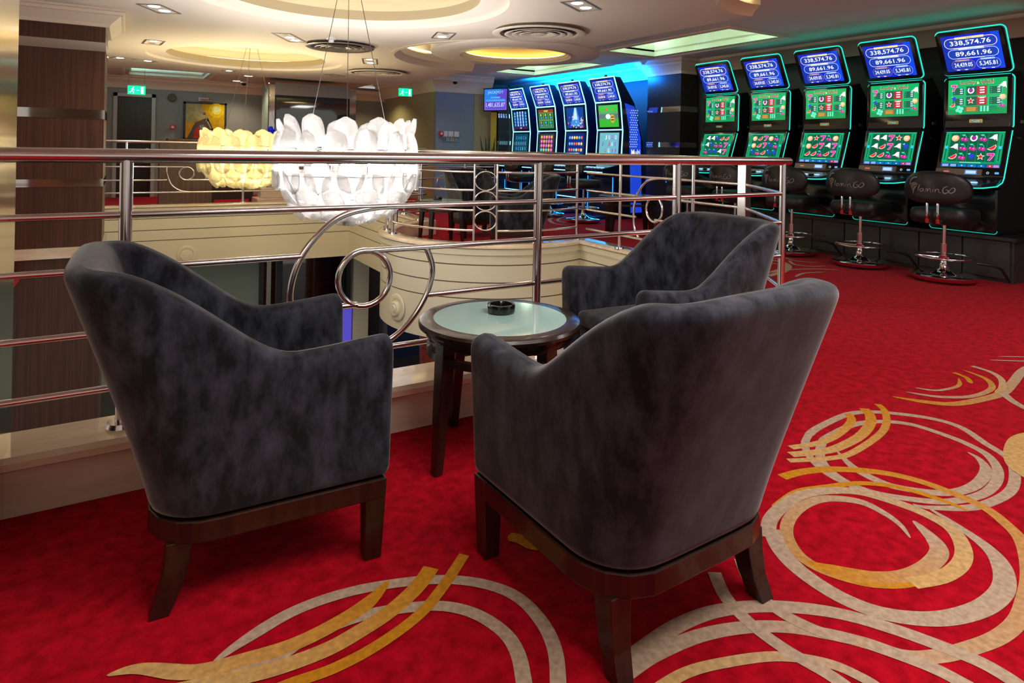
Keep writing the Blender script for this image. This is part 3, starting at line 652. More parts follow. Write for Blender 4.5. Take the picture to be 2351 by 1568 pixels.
# ------------------------------------------------------------------ armchairs
def make_chair():
    r = empty('armchair', (0, 0, 0))
    F, Wb, Wt, Bb, Bt = .30, .305, .335, -.295, -.500
    z0, za, zb = .232, .640, .880
    def foot(z):
        k = (z-z0)/(zb-z0); return Wb+(Wt-Wb)*min(1, k*1.5), Bb+(Bt-Bb)*max(0, k)**1.15
    rc_ = .15
    def ring_pt(u, z):                                  # u in [0,1] along the U from front right to front left
        w_, b_ = foot(z); L1 = F-(b_+rc_); La = rc_*PI/2; Lb = 2*(w_-rc_)
        # fixed proportions so every height uses the same stations
        if u < .36: t = u/.36; return (w_, F-L1*t), (1, 0)
        if u < .46: a = (u-.36)/.10*PI/2; return (w_-rc_+rc_*cos(a), b_+rc_-rc_*sin(a)), (cos(a), -sin(a))
        if u <= .54: t = (u-.46)/.08; return (w_-rc_-Lb*t, b_), (0, -1)
        if u <= .64: a = (u-.54)/.10*PI/2; return (-(w_-rc_)-rc_*sin(a), b_+rc_-rc_*cos(a)), (-sin(a), -cos(a))
        t = (u-.64)/.36; return (-w_, b_+rc_+L1*t), (-1, 0)
    def top(u):
        v = min(u, 1-u)
        if v >= .40: return zb+.012*cos((v-.5)/.1*PI/2)
        y = F-(F-(Bt+rc_))*min(1, v/.36)+0
        base = za+.006*cos(min(1, v/.2)*PI)-.010*sin(min(1, v/.26)*PI)
        return base+(zb-base)*ss((v-.165)/(.385-.165))
    us = [.012*0, .02, .06, .10, .14, .17, .20, .23, .26, .29, .32, .35, .37, .39, .41, .43, .45, .475]
    us = us+[.5]+[1-x for x in us[::-1]]
    th = .098
    secs = []
    for u in us:
        h = top(u); sec = []
        def P(z, inn):
            (x, y), (nx, ny) = ring_pt(u, min(z, h)); return (x-nx*inn, y-ny*inn, z)
        rr = .040
        for z in (z0, z0+.02, .32, .42, .52, h-rr-.05, h-rr): sec.append(P(z if z < h-rr else h-rr, 0))
        for k in (1, 2, 3):
            a = k/4*PI/2; sec.append(P(h-rr+rr*sin(a), rr*(1-cos(a))))
        sec.append(P(h, rr+.004)); sec.append(P(h+.002, th*.5)); sec.append(P(h, th-rr-.004))
        for k in (3, 2, 1):
            a = k/4*PI/2; sec.append(P(h-rr+rr*sin(a), th-rr*(1-cos(a))))
        for z in (h-rr, .55, .46, .40): sec.append(P(min(z, h-rr), th))
        sec.append(P(z0+.02, th)); sec.append(P(z0, th))
        secs.append(sec)
    def squeeze(sec, dy, k):
        cx = sum(p[0] for p in sec)/len(sec); cz = .45
        return [(cx+(p[0]-cx)*k, p[1]+dy, cz+(p[2]-cz)*(1-(1-k)*.35)) for p in sec]
    full = [squeeze(secs[0], .022, .60), squeeze(secs[0], .018, .84), squeeze(secs[0], .008, .97)]+secs+[squeeze(secs[-1], .008, .97), squeeze(secs[-1], .018, .84), squeeze(secs[-1], .022, .60)]
    t = MB(); t.loft(full); t.build('shell', 'velvet', r, smooth=True, subsurf=1)
    t = MB(); t.box(-.215, -.20, .385, .215, .305, .455); t.build('seat_cushion', 'velvet', r, smooth=True, bevel=.03, seg=4)
    t = MB(); t.box(-.212, -.19, .236, .212, .285, .392); t.build('seat_apron', 'velvet', r, smooth=True, bevel=.012)
    t = MB(); fp = []
    for u in [i/40 for i in range(41)]:
        (x, y), (nx, ny) = ring_pt(u, z0); fp.append((x+nx*.002, y+ny*.002))
    fp[0] = (fp[0][0], F+.008); fp[-1] = (fp[-1][0], F+.008)
    t.prism(fp[::-1], .176, .2335); t.build('base_frame', 'darkwood', r, bevel=.004)
    for sx in (-1, 1):
        t = MB(); x = sx*.272; y = .272
        t.loft([[(x+sx*.005+a*.031, y+.007+b*.031, .232) for a, b in ((-1, -1), (1, -1), (1, 1), (-1, 1))], [(x+sx*.002+a*.024, y+.004+b*.024, 0) for a, b in ((-1, -1), (1, -1), (1, 1), (-1, 1))]])
        t.build('leg', 'darkwood', r, bevel=.002)
    for sx in (-1, 1):
        t = MB(); rg = []
        for z, dy, q in ((.178, .004, .031), (.12, -.002, .029), (.06, -.015, .026), (0, -.040, .023)):
            x = sx*(.245-dy*.3); y = -.228+dy; rg.append([(x+a*q, y+b*q, z) for a, b in ((-1, -1), (1, -1), (1, 1), (-1, 1))])
        t.loft(rg); t.build('leg', 'darkwood', r, bevel=.002)
    return r
ch = make_chair(); GC = 'grey velvet armchairs'
spots = [(.365, 2.10, -91.5, 'charcoal velvet armchair at left, seen from its side with its back to the steel column'),
         (1.222, 1.392, 2.5, 'grey velvet armchair in the right foreground, seen from behind'),
         (2.085, 2.165, 86.0, 'grey velvet armchair behind the glass table, its open seat facing left'),
         (4.08, 7.75, 176.0, 'dark armchair on the round bay behind the far glass table'),
         (3.98, 6.50, 62.0, 'grey armchair on the round bay seen from behind through the ring railing')]
for i, (x, y, a, lab) in enumerate(spots):
    o = ch if i == 0 else copy_tree(ch)
    o.location = (x, y, 0); o.rotation_euler = (0, 0, rad(a)); tag(o, lab, 'armchair', GC)

# ------------------------------------------------------------------ round tables and ashtrays
def make_table():
    r = empty('side_table', (0, 0, 0)); R_ = .318; H_ = .53
    t = MB(); t.lathe([(.262, H_-.004), (.262, H_), (.300, H_), (.314, H_-.004), (.320, H_-.014), (.318, H_-.026), (.300, H_-.034), (.27, H_-.034), (.262, H_-.03), (.262, H_-.004)], n=72); t.build('rim', 'tablewood', r, smooth='auto')
    t = MB(); t.lathe([(0, H_-.001), (.2625, H_-.001), (.2625, H_-.02), (0, H_-.02)], n=64); t.build('glass_top', 'frost', r, smooth='auto')
    t = MB(); t.lathe([(.285, H_-.034), (.292, H_-.05), (.287, H_-.068), (.268, H_-.068), (.268, H_-.034)], n=64); t.build('apron', 'tablewood', r, smooth='auto')
    t = MB(); t.lathe([(.286, .43), (.286, .402), (.262, .402), (.262, .43), (.286, .43)], n=64); t.build('stretcher_ring', 'tablewood', r, smooth='auto')
    for k in range(4):
        a = rad(11+90*k); d = Vector((cos(a), sin(a))); n = Vector((-d.y, d.x)); rg = []
        for z, rad_, q in ((.497, .262, .027), (.40, .266, .027), (.2, .280, .022), (0, .292, .0165)):
            c = d*rad_; rg.append([((c+d*(i*q)+n*(j*q)).x, (c+d*(i*q)+n*(j*q)).y, z) for i, j in ((-1, -1), (1, -1), (1, 1), (-1, 1))])
        t = MB(); t.loft(rg); t.build('leg', 'tablewood', r, bevel=.003)
    return r
tb = make_table(); tb.location = (1.278, 2.202, 0); tag(tb, 'round side table with aqua glass top between the three grey armchairs', 'table', 'round glass-topped tables')
t2 = copy_tree(tb); t2.location = (3.36, 7.28, 0); t2.rotation_euler = (0, 0, .5); tag(t2, 'small round glass-topped table on the round bay behind the chandelier', 'table', 'round glass-topped tables')
t3 = copy_tree(tb); t3.location = (6.15, 7.0, 0); t3.scale = (1.35, 1.35, 1.04); tag(t3, 'larger round glass table on the carpet in front of the dark pillar', 'table', 'round glass-topped tables')
def make_ash():
    t = MB(); n = 48; prof = [(0, .010), (.040, .010), (.044, .034), (.050, .036), (.056, .034), (.058, .026), (.057, .004), (.052, 0), (0, 0)]
    rings = []
    vs = []
    for i in range(n):
        a = 2*PI*i/n; notch_ = min(abs((a-c_+PI) % (2*PI)-PI) for c_ in (rad(60), rad(180), rad(300))) < rad(6)
        for r_, z in prof: vs.append((r_*cos(a), r_*sin(a), min(z, .022) if notch_ else z))
    m_ = len(prof); fs = [(i*m_+k, ((i+1) % n)*m_+k, ((i+1) % n)*m_+k+1, i*m_+k+1) for i in range(n) for k in range(m_-1)]
    t.add(vs, fs); return t.build('ashtray', 'blackglass', None, smooth='auto')
M['blackglass'] = noise_mat('speckled_black_glass', (.004, .006, .005), (.5, .5, .5), 260, rough=.08, lo=.72, hi=.74, coat=.5)
a1 = make_ash(); a1.location = (1.317, 2.262, .5305); tag(a1, 'black speckled glass ashtray on the round glass table between the armchairs', 'ashtray', 'black ashtrays')
a2 = a1.copy(); COL.objects.link(a2); a2.location = (3.33, 7.34, .5305); tag(a2, 'small black ashtray on the far glass table in the round bay', 'ashtray', 'black ashtrays')

# ------------------------------------------------------------------ gaming machines
WH = (1, 1, 1)
def pills(p, w, h, last='96', c3='24,439.05', tint=1.0):
    bg = (.005*tint, .02, .62); p.rect(-w/2, -h/2, w/2, h/2, bg); p.L += 1
    p.poly([(-w/2, -h/2), (-w*.3, -h/2), (-w*.44, h/2), (-w/2, h/2)], (.003, .03, .40)); p.poly([(w/2, -h/2), (w*.42, -h/2), (w*.36, h/2), (w/2, h/2)], (.003, .06, .75)); p.L += 1
    F1 = (.01, .05, .42)
    p.pill(0, h*.28, w*.90, h*.27, .006, (1, .72, .60), F1); p.pill(.01*w, -.02*h, w*.86, h*.25, .006, (.45, .65, 1), F1)
    p.pill(-w*.19, -h*.33, w*.41, h*.26, .004, (.35, .12, .12), F1); p.pill(w*.24, -h*.33, w*.40, h*.26, .004, (.25, .45, 1), F1)
    p.L += 1
    p.rect(-w*.25, h*.385, w*.25, h*.445, (.85, .72, .35)); p.rect(-w*.22, h*.085, w*.22, h*.135, (.6, .7, .9)); p.rect(-w*.32, -h*.225, -w*.07, -h*.18, (.45, .25, .25)); p.rect(w*.12, -h*.225, w*.36, -h*.18, (.35, .55, .95))
    p.rect(-w*.30, h*.13, w*.20, h*.145, WH); p.rect(-w*.28, -h*.155, w*.20, -h*.14, WH)
    for x in (-.30, -.16, .14, .30): p.rect(w*x-.012, -h*.475, w*x+.016, -h*.455, WH)
    p.L += 1
    p.text('GOLD', 0, h*.415, w*.10, h*.035, (.3, .25, .15)); p.text('SILVER', 0, h*.11, w*.13, h*.03, (.3, .35, .5)); p.text('BRONZE', -w*.19, -h*.202, w*.12, h*.028, (.8, .6, .5)); p.text('COPPER', w*.24, -h*.202, w*.12, h*.028, (.8, .9, 1))
    p.text('338,574.76', .0, h*.275, w*.70, h*.150, WH); p.text('89,661.'+last, .02*w, -.03*h, w*.62, h*.145, WH)
    p.text(c3, -w*.19, -h*.335, w*.32, h*.135, WH); p.text('5,345.81', w*.24, -h*.335, w*.30, h*.135, WH)
def star(p, x, y, r, c, c2=None):
    q = [(x+(r if i % 2 == 0 else r*.42)*sin(i*PI/5), y+(r if i % 2 == 0 else r*.42)*cos(i*PI/5)) for i in range(10)]
    p.poly(q, c)
    if c2: p.L += 1; star(p, x, y, r*.62, c2); p.L -= 1
def sym(p, k, x, y, s):
    L0 = p.L
    if k == '7':
        p.poly([(x-.42*s, y+.5*s), (x+.46*s, y+.5*s), (x+.46*s, y+.25*s), (x+.05*s, y-.5*s), (x-.3*s, y-.5*s), (x+.12*s, y+.18*s), (x-.42*s, y+.18*s)], (.9, .35, .75)); p.L += 1
        p.poly([(x-.34*s, y+.43*s), (x+.38*s, y+.43*s), (x+.38*s, y+.24*s), (x-.02*s, y-.44*s), (x-.2*s, y-.44*s), (x+.2*s, y+.24*s), (x-.34*s, y+.24*s)], (.75, .01, .25))
    elif k == 'o':
        p.disc(x, y-.04*s, .46*s, (.95, .42, .18), 16); p.L += 1; p.disc(x-.06*s, y+.04*s, .33*s, (1, .68, .45), 14); p.L += 1; p.disc(x, y+.36*s, .14*s, (.05, .45, .1), 8, .06*s)
    elif k == 'm':
        q = [(x-.5*s, y-.2*s)]+[(x+(.5*cos(a))*s, y+(.12+.0)*s-.45*s*sin(a)) for a in [PI*.92-PI*.86*i/9 for i in range(10)]]+[(x+.42*s, y+.42*s)]
        p.poly([(x-.5*s, y-.22*s), (x-.3*s, y-.38*s), (x+.05*s, y-.42*s), (x+.38*s, y-.22*s), (x+.5*s, y+.1*s), (x+.42*s, y+.4*s)], (.7, .9, .55)); p.L += 1
        p.poly([(x-.42*s, y-.2*s), (x-.22*s, y-.31*s), (x+.05*s, y-.33*s), (x+.31*s, y-.16*s), (x+.42*s, y+.1*s), (x+.37*s, y+.32*s)], (.85, .02, .06))
    elif k == 'g':
        for i, j in ((-1, 1), (0, 1), (1, 1), (-.5, .3), (.5, .3), (1.2, .3), (0, -.4), (.9, -.4), (.5, -1)): p.disc(x+i*.19*s, y+j*.22*s, .16*s, (.02, .05, .62), 8); p.L += .25
        p.L += 1; p.poly([(x-.45*s, y+.35*s), (x-.1*s, y+.52*s), (x-.15*s, y+.25*s)], (.15, .75, .85))
    elif k == 'c':
        p.line([(x-.05*s, y+.42*s), (x+.18*s, y+.2*s), (x+.2*s, y-.1*s)], .05*s, (.1, .7, .55)); p.L += 1
        p.poly([(x-.42*s, y+.45*s), (x, y+.5*s), (x+.08*s, y+.3*s), (x-.2*s, y+.25*s)], (.05, .7, .45))
        p.disc(x-.2*s, y-.18*s, .25*s, (.55, .01, .3), 12); p.L += 1; p.disc(x+.2*s, y-.26*s, .25*s, (.65, .02, .35), 12); p.L += 1
        p.disc(x-.26*s, y-.1*s, .07*s, (1, .6, .8), 6); p.disc(x+.14*s, y-.18*s, .07*s, (1, .6, .8), 6)
    elif k == 's': star(p, x, y, .52*s, (1, .85, .7)); p.L += 1; star(p, x, y, .36*s, (.7, .01, .02))
    elif k == 'b':
        p.poly([(x-.5*s, y-.08*s), (x-.2*s, y+.12*s), (x+.1*s, y+.45*s), (x+.42*s, y+.5*s), (x+.45*s, y+.1*s), (x+.5*s, y-.4*s), (x+.3*s, y-.35*s), (x, y-.12*s)], (.95, .95, .9)); p.L += 1
        p.disc(x+.32*s, y-.3*s, .10*s, (.3, .04, .05), 8)
    elif k == 'h':
        p.line([(x+.36*s*sin(a), y+.40*s*cos(a)) for a in [rad(35)+rad(290)*i/14 for i in range(15)]], .17*s, (1, .93, .8)); p.L += 1
        p.disc(x, y, .25*s, (.35, .02, .4), 12)
    p.L = L0+2 if p.L > L0+2 else L0
    p.L = L0
def reel_screen(p, w, h, reels):
    gr = (.0, .30, .12); p.rect(-w/2, -h/2, w/2, h/2, gr); p.L = 1
    p.rect(-w/2, h/2-.006, w/2, h/2, (.03, .7, .3))
    for i in range(5):
        x0 = -w*.40+i*w*.16; p.rect(x0+.002, -h*.34, x0+w*.16-.002, h*.46, (.0, .10, .05))
    for sx in (-1, 1): p.rect(sx*w*.455-.008, -h*.32, sx*w*.455+.008, h*.44, (.0, .16, .07)); p.line(rrect(.022, h*.78, .008, 3, sx*w*.455, h*.06), .002, (.05, .75, .3), True)
    p.rect(-w/2, -h/2, w/2, -h*.40, (.0, .08, .25))
    p.L = 2
    for x, ww, c in ((-.42, .11, (.3, .35, .75)), (-.28, .10, (.25, .4, .8)), (-.13, .14, (.0, .18, .5)), (.04, .14, (.0, .2, .55)), (.2, .12, (.0, .15, .45)), (.34, .09, (.7, .02, .04)), (.44, .09, (.5, .25, .6))): p.rect((x-ww/2)*w, -h*.49, (x+ww/2)*w, -h*.42, c)
    for sx in (-1, 1): p.rect(sx*w*.455-.014, h*.02, sx*w*.455+.014, h*.10, (.05, .55, .9))
    p.rect(-w*.18, -h*.375, w*.18, -h*.36, (.5, .9, .6))
    p.L = 3
    for x in (-.13, .04, .2, .34): p.rect(x*w-.006, -h*.465, x*w+.006, -h*.445, WH)
    for r_ in range(3):
        for c_ in range(5):
            p.L = 3; sym(p, reels[r_][c_], -w*.32+c_*w*.16, h*.33-r_*h*.265, min(w*.145, h*.235))
def pay_screen(p, w, h):
    p.rect(-w/2, -h/2, w/2, h/2, (.0, .42, .12)); p.L = 1
    p.poly([(-w/2, -h/2), (w/2, -h/2), (w/2, -h*.30), (0, -h*.40), (-w/2, -h*.34)], (.0, .30, .08))
    cells = [(-.33, .17, 0), (-.33, -.13, 0), (.30, .17, 0), (.30, -.13, 0)]
    for x, y, _ in cells: p.rect((x-.10)*w, (y-.12)*h, (x+.12)*w, (y+.11)*h, (.02, .62, .28))
    p.rect(-.18*w, .04*h, .17*w, .30*h, (.0, .10, .06)); p.rect(-.18*w, -.25*h, .17*w, .0, (.0, .10, .06)); p.rect(-.36*w, -.44*h, .34*w, -.27*h, (.0, .22, .12)); p.L = 2
    for x, y, _ in cells: p.rect((x-.09)*w, (y-.11)*h, (x+.11)*w, (y+.10)*h, (.0, .12, .06))
    p.rect(.0, .05*h, .165*w, .29*h, (.5, .01, .03)); p.rect(.0, -.24*h, .165*w, -.01*h, (.5, .01, .03)); p.rect(-.20*w, -.42*h, .02*w, -.29*h, (.35, .10, .02)); p.L = 3
    for x, y, _ in cells:
        for k in range(3): p.rect((x+.04)*w, (y-.075+.06*k)*h, (x+.09)*w, (y-.045+.06*k)*h, (.7, .85, 1)); p.rect((x-.07)*w, (y-.07+.06*k)*h, (x-.05)*w, (y-.055+.06*k)*h, (.05, .7, .4))
    for y in (.17, -.12):
        for k in range(3): p.rect(.05*w, (y-.08+.07*k)*h, .13*w, (y-.045+.07*k)*h, (1, .8, .95))
    for k in range(4): p.rect(-.17*w, (-.405+.03*k)*h, -.01*w, (-.395+.03*k)*h, (.8, .6, .1))
    for i in range(3):
        for j in range(3): p.disc((.08+.055*i)*w, (-.40+.05*j)*h, .011, (.15, .8, .5), 8)
    p.text('SCATTER', .09*w, -.02*h, .14*w, .04*h, (.9, .9, .3))
    p.L = 4; p.text('Lucky', -.15*w, .40*h, .27*w, .125*h, (1, .85, .85)); p.text('&', .02*w, .385*h, .045*w, .07*h, (.9, .9, .3)); p.text('Wild', .17*w, .40*h, .22*w, .11*h, (1, .85, .85))
    p.L = 5; p.text('Lucky', -.15*w, .40*h, .262*w, .108*h, (.55, .01, .04)); p.text('Wild', .17*w, .40*h, .212*w, .095*h, (.55, .01, .04))
    for k, x, y, s in (('7', -.40, .27, .13), ('g', -.40, -.05, .11), ('m', -.42, -.22, .10), ('h', -.10, .18, .13), ('s', -.10, -.12, .13), ('b', .42, .28, .14), ('o', .43, -.03, .12), ('c', .42, -.24, .11)):
        p.L = 5; sym(p, k, x*w, y*h, s*w)
    p.L = 5
    for a in range(4): p.disc(-.29*w+.022*cos(a*PI/2+.4)*1, -.355*h+.022*sin(a*PI/2+.4), .018, (.15, .85, .55), 10)
def panel_box(y0, z0, y1, z1, w, th, r, parent, name, m, led=None, ledr=.006, ledm='teal', skip=None):
    """rounded slab whose front face runs from (y0,z0) at the bottom to (y1,z1) at the top; returns the painter plane"""
    V = Vector((0, y1-y0, z1-z0)); h = V.length; V.normalize(); U = Vector((1, 0, 0)); N = U.cross(V)   # N points to the player (-y)
    c = Vector((0, (y0+y1)/2, (z0+z1)/2)); fn = lambda a, b, d: tuple(c+U*a+V*b+N*d)
    o = MB(); pr = rrect(w, h, r, 5)
    o.loft([[fn(a, b, -th) for a, b in pr], [fn(a, b, -.006) for a, b in pr], [fn(a*(1-.012/w), b*(1-.012/h), 0) for a, b in pr]])
    ob = o.build(name, m, parent, smooth='auto')
    if led:
        q = rrect(w+.012, h+.012, r+.004, 6); q = [fn(a, b, -.004 if ledm == 'ice' else -.024) for a, b in q]
        if led == 'all': pipe(ob, q, ledr, 'edge_light', ledm, True)
        else: pipe(ob, [q[i % len(q)] for i in led], ledr, 'edge_light', ledm)
    return ob, (lambda a, b, d: fn(a, b, d+.0008)), h, w
REELS = [[['b', 'b', 'g', 'm', 'm'], ['b', 'g', 'c', 'c', '7'], ['c', 'g', 'g', 'b', '7']],
         [['o', 'm', '7', 'o', 'c'], ['o', 'm', '7', 'g', 'c'], ['g', 'c', 'm', 'g', 'g']],
         [['o', 's', '7', 'c', 'o'], ['o', 'm', '7', 'b', '7'], ['m', 'm', 'c', 'm', '7']],
         [['b', 'b', '7', 's', 'o'], ['b', 'm', '7', 'b', 'g'], ['m', 'm', 'c', 'b', 'c']],
         [['o', 'c', 'h', 'c', 'b'], ['b', 'c', 'c', 'c', 'm'], ['m', 'c', 'g', 's', '7']]]
def machine(reels):
    r = empty('slot_machine'); W_ = .62
    cab = MB(); prof = [(.16, 0), (.04, .02), (.03, .40), (.14, .52), (.26, 1.06), (.28, 1.50), (.28, 1.58), (.50, 1.62), (.74, 1.35), (.78, 0)]
    cab.add([(-W_/2+.015, y, z) for y, z in prof]+[(W_/2-.015, y, z) for y, z in prof], [tuple(range(10)), tuple(range(10, 20))[::-1]]+[(i, (i+1) % 10, 10+(i+1) % 10, 10+i) for i in range(10)])
    cabo = cab.build('cabinet', 'black', r, bevel=.008)
    # jackpot screen on top
    ob, fn, h, w_ = panel_box(.255, 1.60, .045, 2.022, W_, .05, .045, r, 'jackpot_screen', 'black', list(range(17, 41)))
    p = Paint(); pills(p, w_-.10, h-.085); p.build('display', fn, 'screen', ob)
    t = MB(); t.box(-.1, .30, 1.5, .1, .38, 1.85); t.build('screen_bracket', 'matblack', r)
    # pay table screen with the name plate below
    ob, fn, h, w_ = panel_box(.262, 1.035, .268, 1.575, W_, .06, .045, r, 'upper_screen', 'black', list(range(25, 41)), ledr=.0055)
    p = Paint(); pay_screen(p, w_-.09, .36); p.build('display', lambda a, b, d: fn(a, b+.065, d), 'screen', ob)
    t = MB(); t.loft([[fn(a, b-.185, -.001) for a, b in rrect(.12, .036, .006, 3)], [fn(a, b-.185, .006) for a, b in rrect(.12, .036, .006, 3)]]); np_ = t.build('name_plate', 'brass', r, smooth='auto')
    p = Paint(); p.rect(-.045, -.012, .045, .012, (.02, .05, .06)); p.L = 1; p.text('Premier', 0, 0, .078, .017, (.1, .75, .85)); p.build('plate_lettering', lambda a, b, d: fn(a, b-.185, d+.006), 'screen', np_)
    # reel screen
    ob, fn, h, w_ = panel_box(.105, .545, .258, 1.045, W_, .05, .03, r, 'reel_screen', 'black')
    sfn = fn
    p = Paint(); reel_screen(p, w_-.09, .375, reels); p.build('display', lambda a, b, d: fn(a, b+.035, d), 'screen', ob)
    ss_ = MB(); ss_.loft([[fn(a-.09, b-.205, -.002) for a, b in rrect(.42, .062, .004, 2)], [fn(a-.09, b-.205, .008) for a, b in rrect(.42, .062, .004, 2)]]); so_ = ss_.build('ticket_strip', 'silver', r)
    p = Paint(); p.rect(-.01, -.024, .10, .024, (.12, .3, .85)); p.rect(-.21, -.010, -.15, .010, (.55, .05, .02)); p.L = 1; p.rect(0, -.016, .09, .016, (.45, .68, .95)); p.text('22:24', -.18, 0, .045, .014, (1, .35, .2)); p.build('display', lambda a, b, d: fn(a-.02, b-.205, d+.008), 'screen', so_)
    p = Paint(); p.disc(.17, -.205, .013, (.35, .5, .55), 14); p.rect(.23, -.215, .265, -.195, (.15, .45, .95)); p.L = 1; p.disc(.17, -.205, .007, (.02, .03, .04), 10); p.build('status_lights', fn, 'screen', r)
    # button deck
    t = MB(); pts = [(-.30, .12), (.30, .12), (.30, -.02), (.235, -.155), (.17, -.20), (-.17, -.20), (-.235, -.155), (-.30, -.02)]
    t.loft([[(x, y, .462) for x, y in pts], [(x, y, .478+.075*max(0, (y+.20)/.32)) for x, y in pts]]); dk = t.build('button_deck', 'deck', r, bevel=.006)
    for k in range(5):
        t = MB(); x = -.15+k*.075; z = .478+.075*(.10/.32)+.004; t.box(x-.024, -.122, z-.004, x+.024, -.082, z+.008); t.build('button', 'button_lit' if k in (0, 2, 4) else 'deck', dk, bevel=.003)
    led = [(.312, .275, 1.02), (.312, .26, .98), (.312, .112, .55), (.312, .08, .51), (.306, -.01, .474), (.245, -.152, .458), (.175, -.208, .455), (0, -.212, .455)]
    led = led+[(-x, y, z) for x, y, z in led[::-1]][1:4]
    pipe(dk, led, .0055, 'edge_light', 'teal')
    # lower door with its light line
    t = MB(); t.loft([[(a, .045, b) for a, b in rrect(.60, .43, .03, 4, 0, .232)], [(a, .020, b) for a, b in rrect(.60, .43, .03, 4, 0, .232)], [(a, .014, b) for a, b in rrect(.585, .415, .025, 4, 0, .232)]]); ld = t.build('lower_door', 'black', r, smooth='auto')
    q = rrect(.606, .436, .032, 5, 0, .232); pipe(ld, [(a, .016, b) for a, b in q[12:24]], .0035, 'edge_light', 'tealdim')
    # vents and lock on the side of the cabinet
    t = MB(); t.box(W_/2-.02, .50, 1.10, W_/2-.008, .56, 1.13); t.build('side_vent', 'silver', r)
    t = MB(); t.lathe([(0, .012), (.014, .012), (.014, 0)], n=12); lk = t.build('side_lock', 'brass', r); lk.location = (W_/2-.017, .47, .95); lk.rotation_euler = (0, PI/2, 0)
    return r
M['button_lit'] = mat('button_light', (.2, .4, .6), .3, emis=(.35, .65, 1), es=1.3)
M['tealdim'] = mat('teal_light_dim', (0, .2, .2), .4, emis=(.02, .62, .48), es=.7)
LAB = ['leftmost of the green-screened slot machines, next to the dark pillar', 'second green-screened slot machine from the pillar, reels topped by an orange and a melon',
       'middle one of the five green-screened slot machines, behind the end of the railing', 'second from right of the green-screened slot machines, three bells at its left reels',
       'rightmost slot machine with teal edge light and cherry reels']
ys = [6.51, 5.685, 4.86, 4.03, 3.205]
for i in range(5):
    o = machine(REELS[i]); o.location = (7.15, ys[i], .44); o.rotation_euler = (0, 0, -PI/2); tag(o, LAB[i], 'slot machine', 'teal-edged slot machines on the right wall')
# continuous base cabinet the machines stand on
pl = empty('machine_plinth', (7.15, 4.85, 0), 0, 'long dark low base cabinet under the five green-screened machines', 'base cabinet')
t = MB(); t.box(.04, -2.08, 0, .98, 2.05, .40); t.build('carcass', 'plinth', pl)
t = MB(); t.box(-.02, -2.12, .402, .99, 2.06, .44); t.build('worktop', 'plinthtop', pl, bevel=.004)
for k in range(10):
    t = MB(); y = -2.06+k*.41; t.box(.018, y+.006, .04, .04, y+.404, .395); t.build('cabinet_door', 'plinth', pl, bevel=.003)

# blue machines
def misc_screen(p, k, w, h):
    rnd = random.Random(k)
    if k == 0:
        p.rect(-w/2, -h/2, w/2, h/2, (.0, .05, .25)); p.L = 1; p.rect(-w/2, -h/2, w/2, -h*.36, (.06, .01, .06))
        for x in (-.2, 0, .2):
            for j in range(9): p.disc(x*w, (-.28+j*.09)*h, .045*w, (.25, .45, .95) if j % 2 else (.6, .75, 1), 10, .05*h)
        for x in (-.42, .42):
            for j in range(5): p.disc(x*w, (-.25+j*.16)*h, .05*w, (.1, .5, .7), 8)
        p.L = 2; p.text('150', 0, -.43*h, .12*w, .08*h, WH)
    elif k == 1:
        p.rect(-w/2, -h/2, w/2, h/2, (.0, .14, .05)); p.L = 1; p.rect(-w*.48, h*.36, w*.48, h*.48, (.4, .02, .02))
        for x in (-.32, 0, .32):
            for y in (.15, -.25):
                p.line([((x-.14)*w, (y-.18)*h), ((x+.14)*w, (y-.18)*h), ((x+.14)*w, (y+.18)*h), ((x-.14)*w, (y+.18)*h)], .006, (.55, .65, .05), True)
                p.L = 2; p.disc((x-.02)*w, (y+.07)*h, .05*w, rnd.choice([(.7, .5, .05), (.05, .5, .6), (.7, .15, .2)]), 8); p.rect((x-.05)*w, (y-.13)*h, (x+.06)*w, (y-.03)*h, (.1, .25, .7)); p.L = 1
        p.L = 2; p.rect(-w*.12, h*.39, w*.16, h*.45, (.8, .65, .1))
    elif k == 2:
        p.rect(-w/2, -h/2, w/2, h/2, (.0, .05, .30)); p.L = 1
        p.poly([(-.3*w, -h*.4), (.3*w, -h*.4), (.12*w, h*.48), (-.02*w, h*.48)], (.05, .25, .75)); p.L = 2
        p.poly([(-.12*w, -h*.1), (.14*w, -h*.1), (.08*w, h*.48), (.0, h*.48)], (.5, .8, 1)); p.L = 3
        for i in range(40): p.disc(rnd.uniform(-.45, .45)*w, rnd.uniform(-.48, .05)*h, rnd.uniform(.012, .04)*w, rnd.choice([(.8, .1, .3), (.9, .6, .2), (.1, .7, .5), (.6, .8, 1), (.5, .1, .7)]), 6); p.L += .1
    else:
        p.rect(-w/2, -h/2, w/2, h/2, (.03, .38, .06)); p.L = 1; p.rect(-w/2, -h*.12, w/2, h*.10, (.08, .16, .16))
        for i in range(12): p.rect((-.48+i*.083)*w, -h*.14, (-.455+i*.083)*w, h*.30, (.25, .30, .34))
        p.L = 2; p.poly([(-w/2, h/2), (w/2, h/2), (w/2, h*.22), (.2*w, h*.15), (0, h*.22), (-.2*w, h*.15), (-w/2, h*.25)], (.05, .50, .06))
        p.poly([(-w/2, -h/2), (w/2, -h/2), (w/2, -h*.15), (.1*w, -h*.24), (-w/2, -h*.12)], (.03, .45, .03)); p.L = 3
        p.disc(-.02*w, -.02*h, .13*w, (.75, .85, .9), 16, .12*h); p.disc(.2*w, -.12*h, .11*w, (.65, .38, .05), 14, .20*h); p.L = 4; p.disc(.2*w, -.05*h, .09*w, (.02, .03, .03), 12, .025*h); p.disc(.2*w, -.18*h, .09*w, (.02, .03, .03), 12, .025*h); p.disc(-.1*w, .3*h, .05*w, (.7, .1, .05), 10)
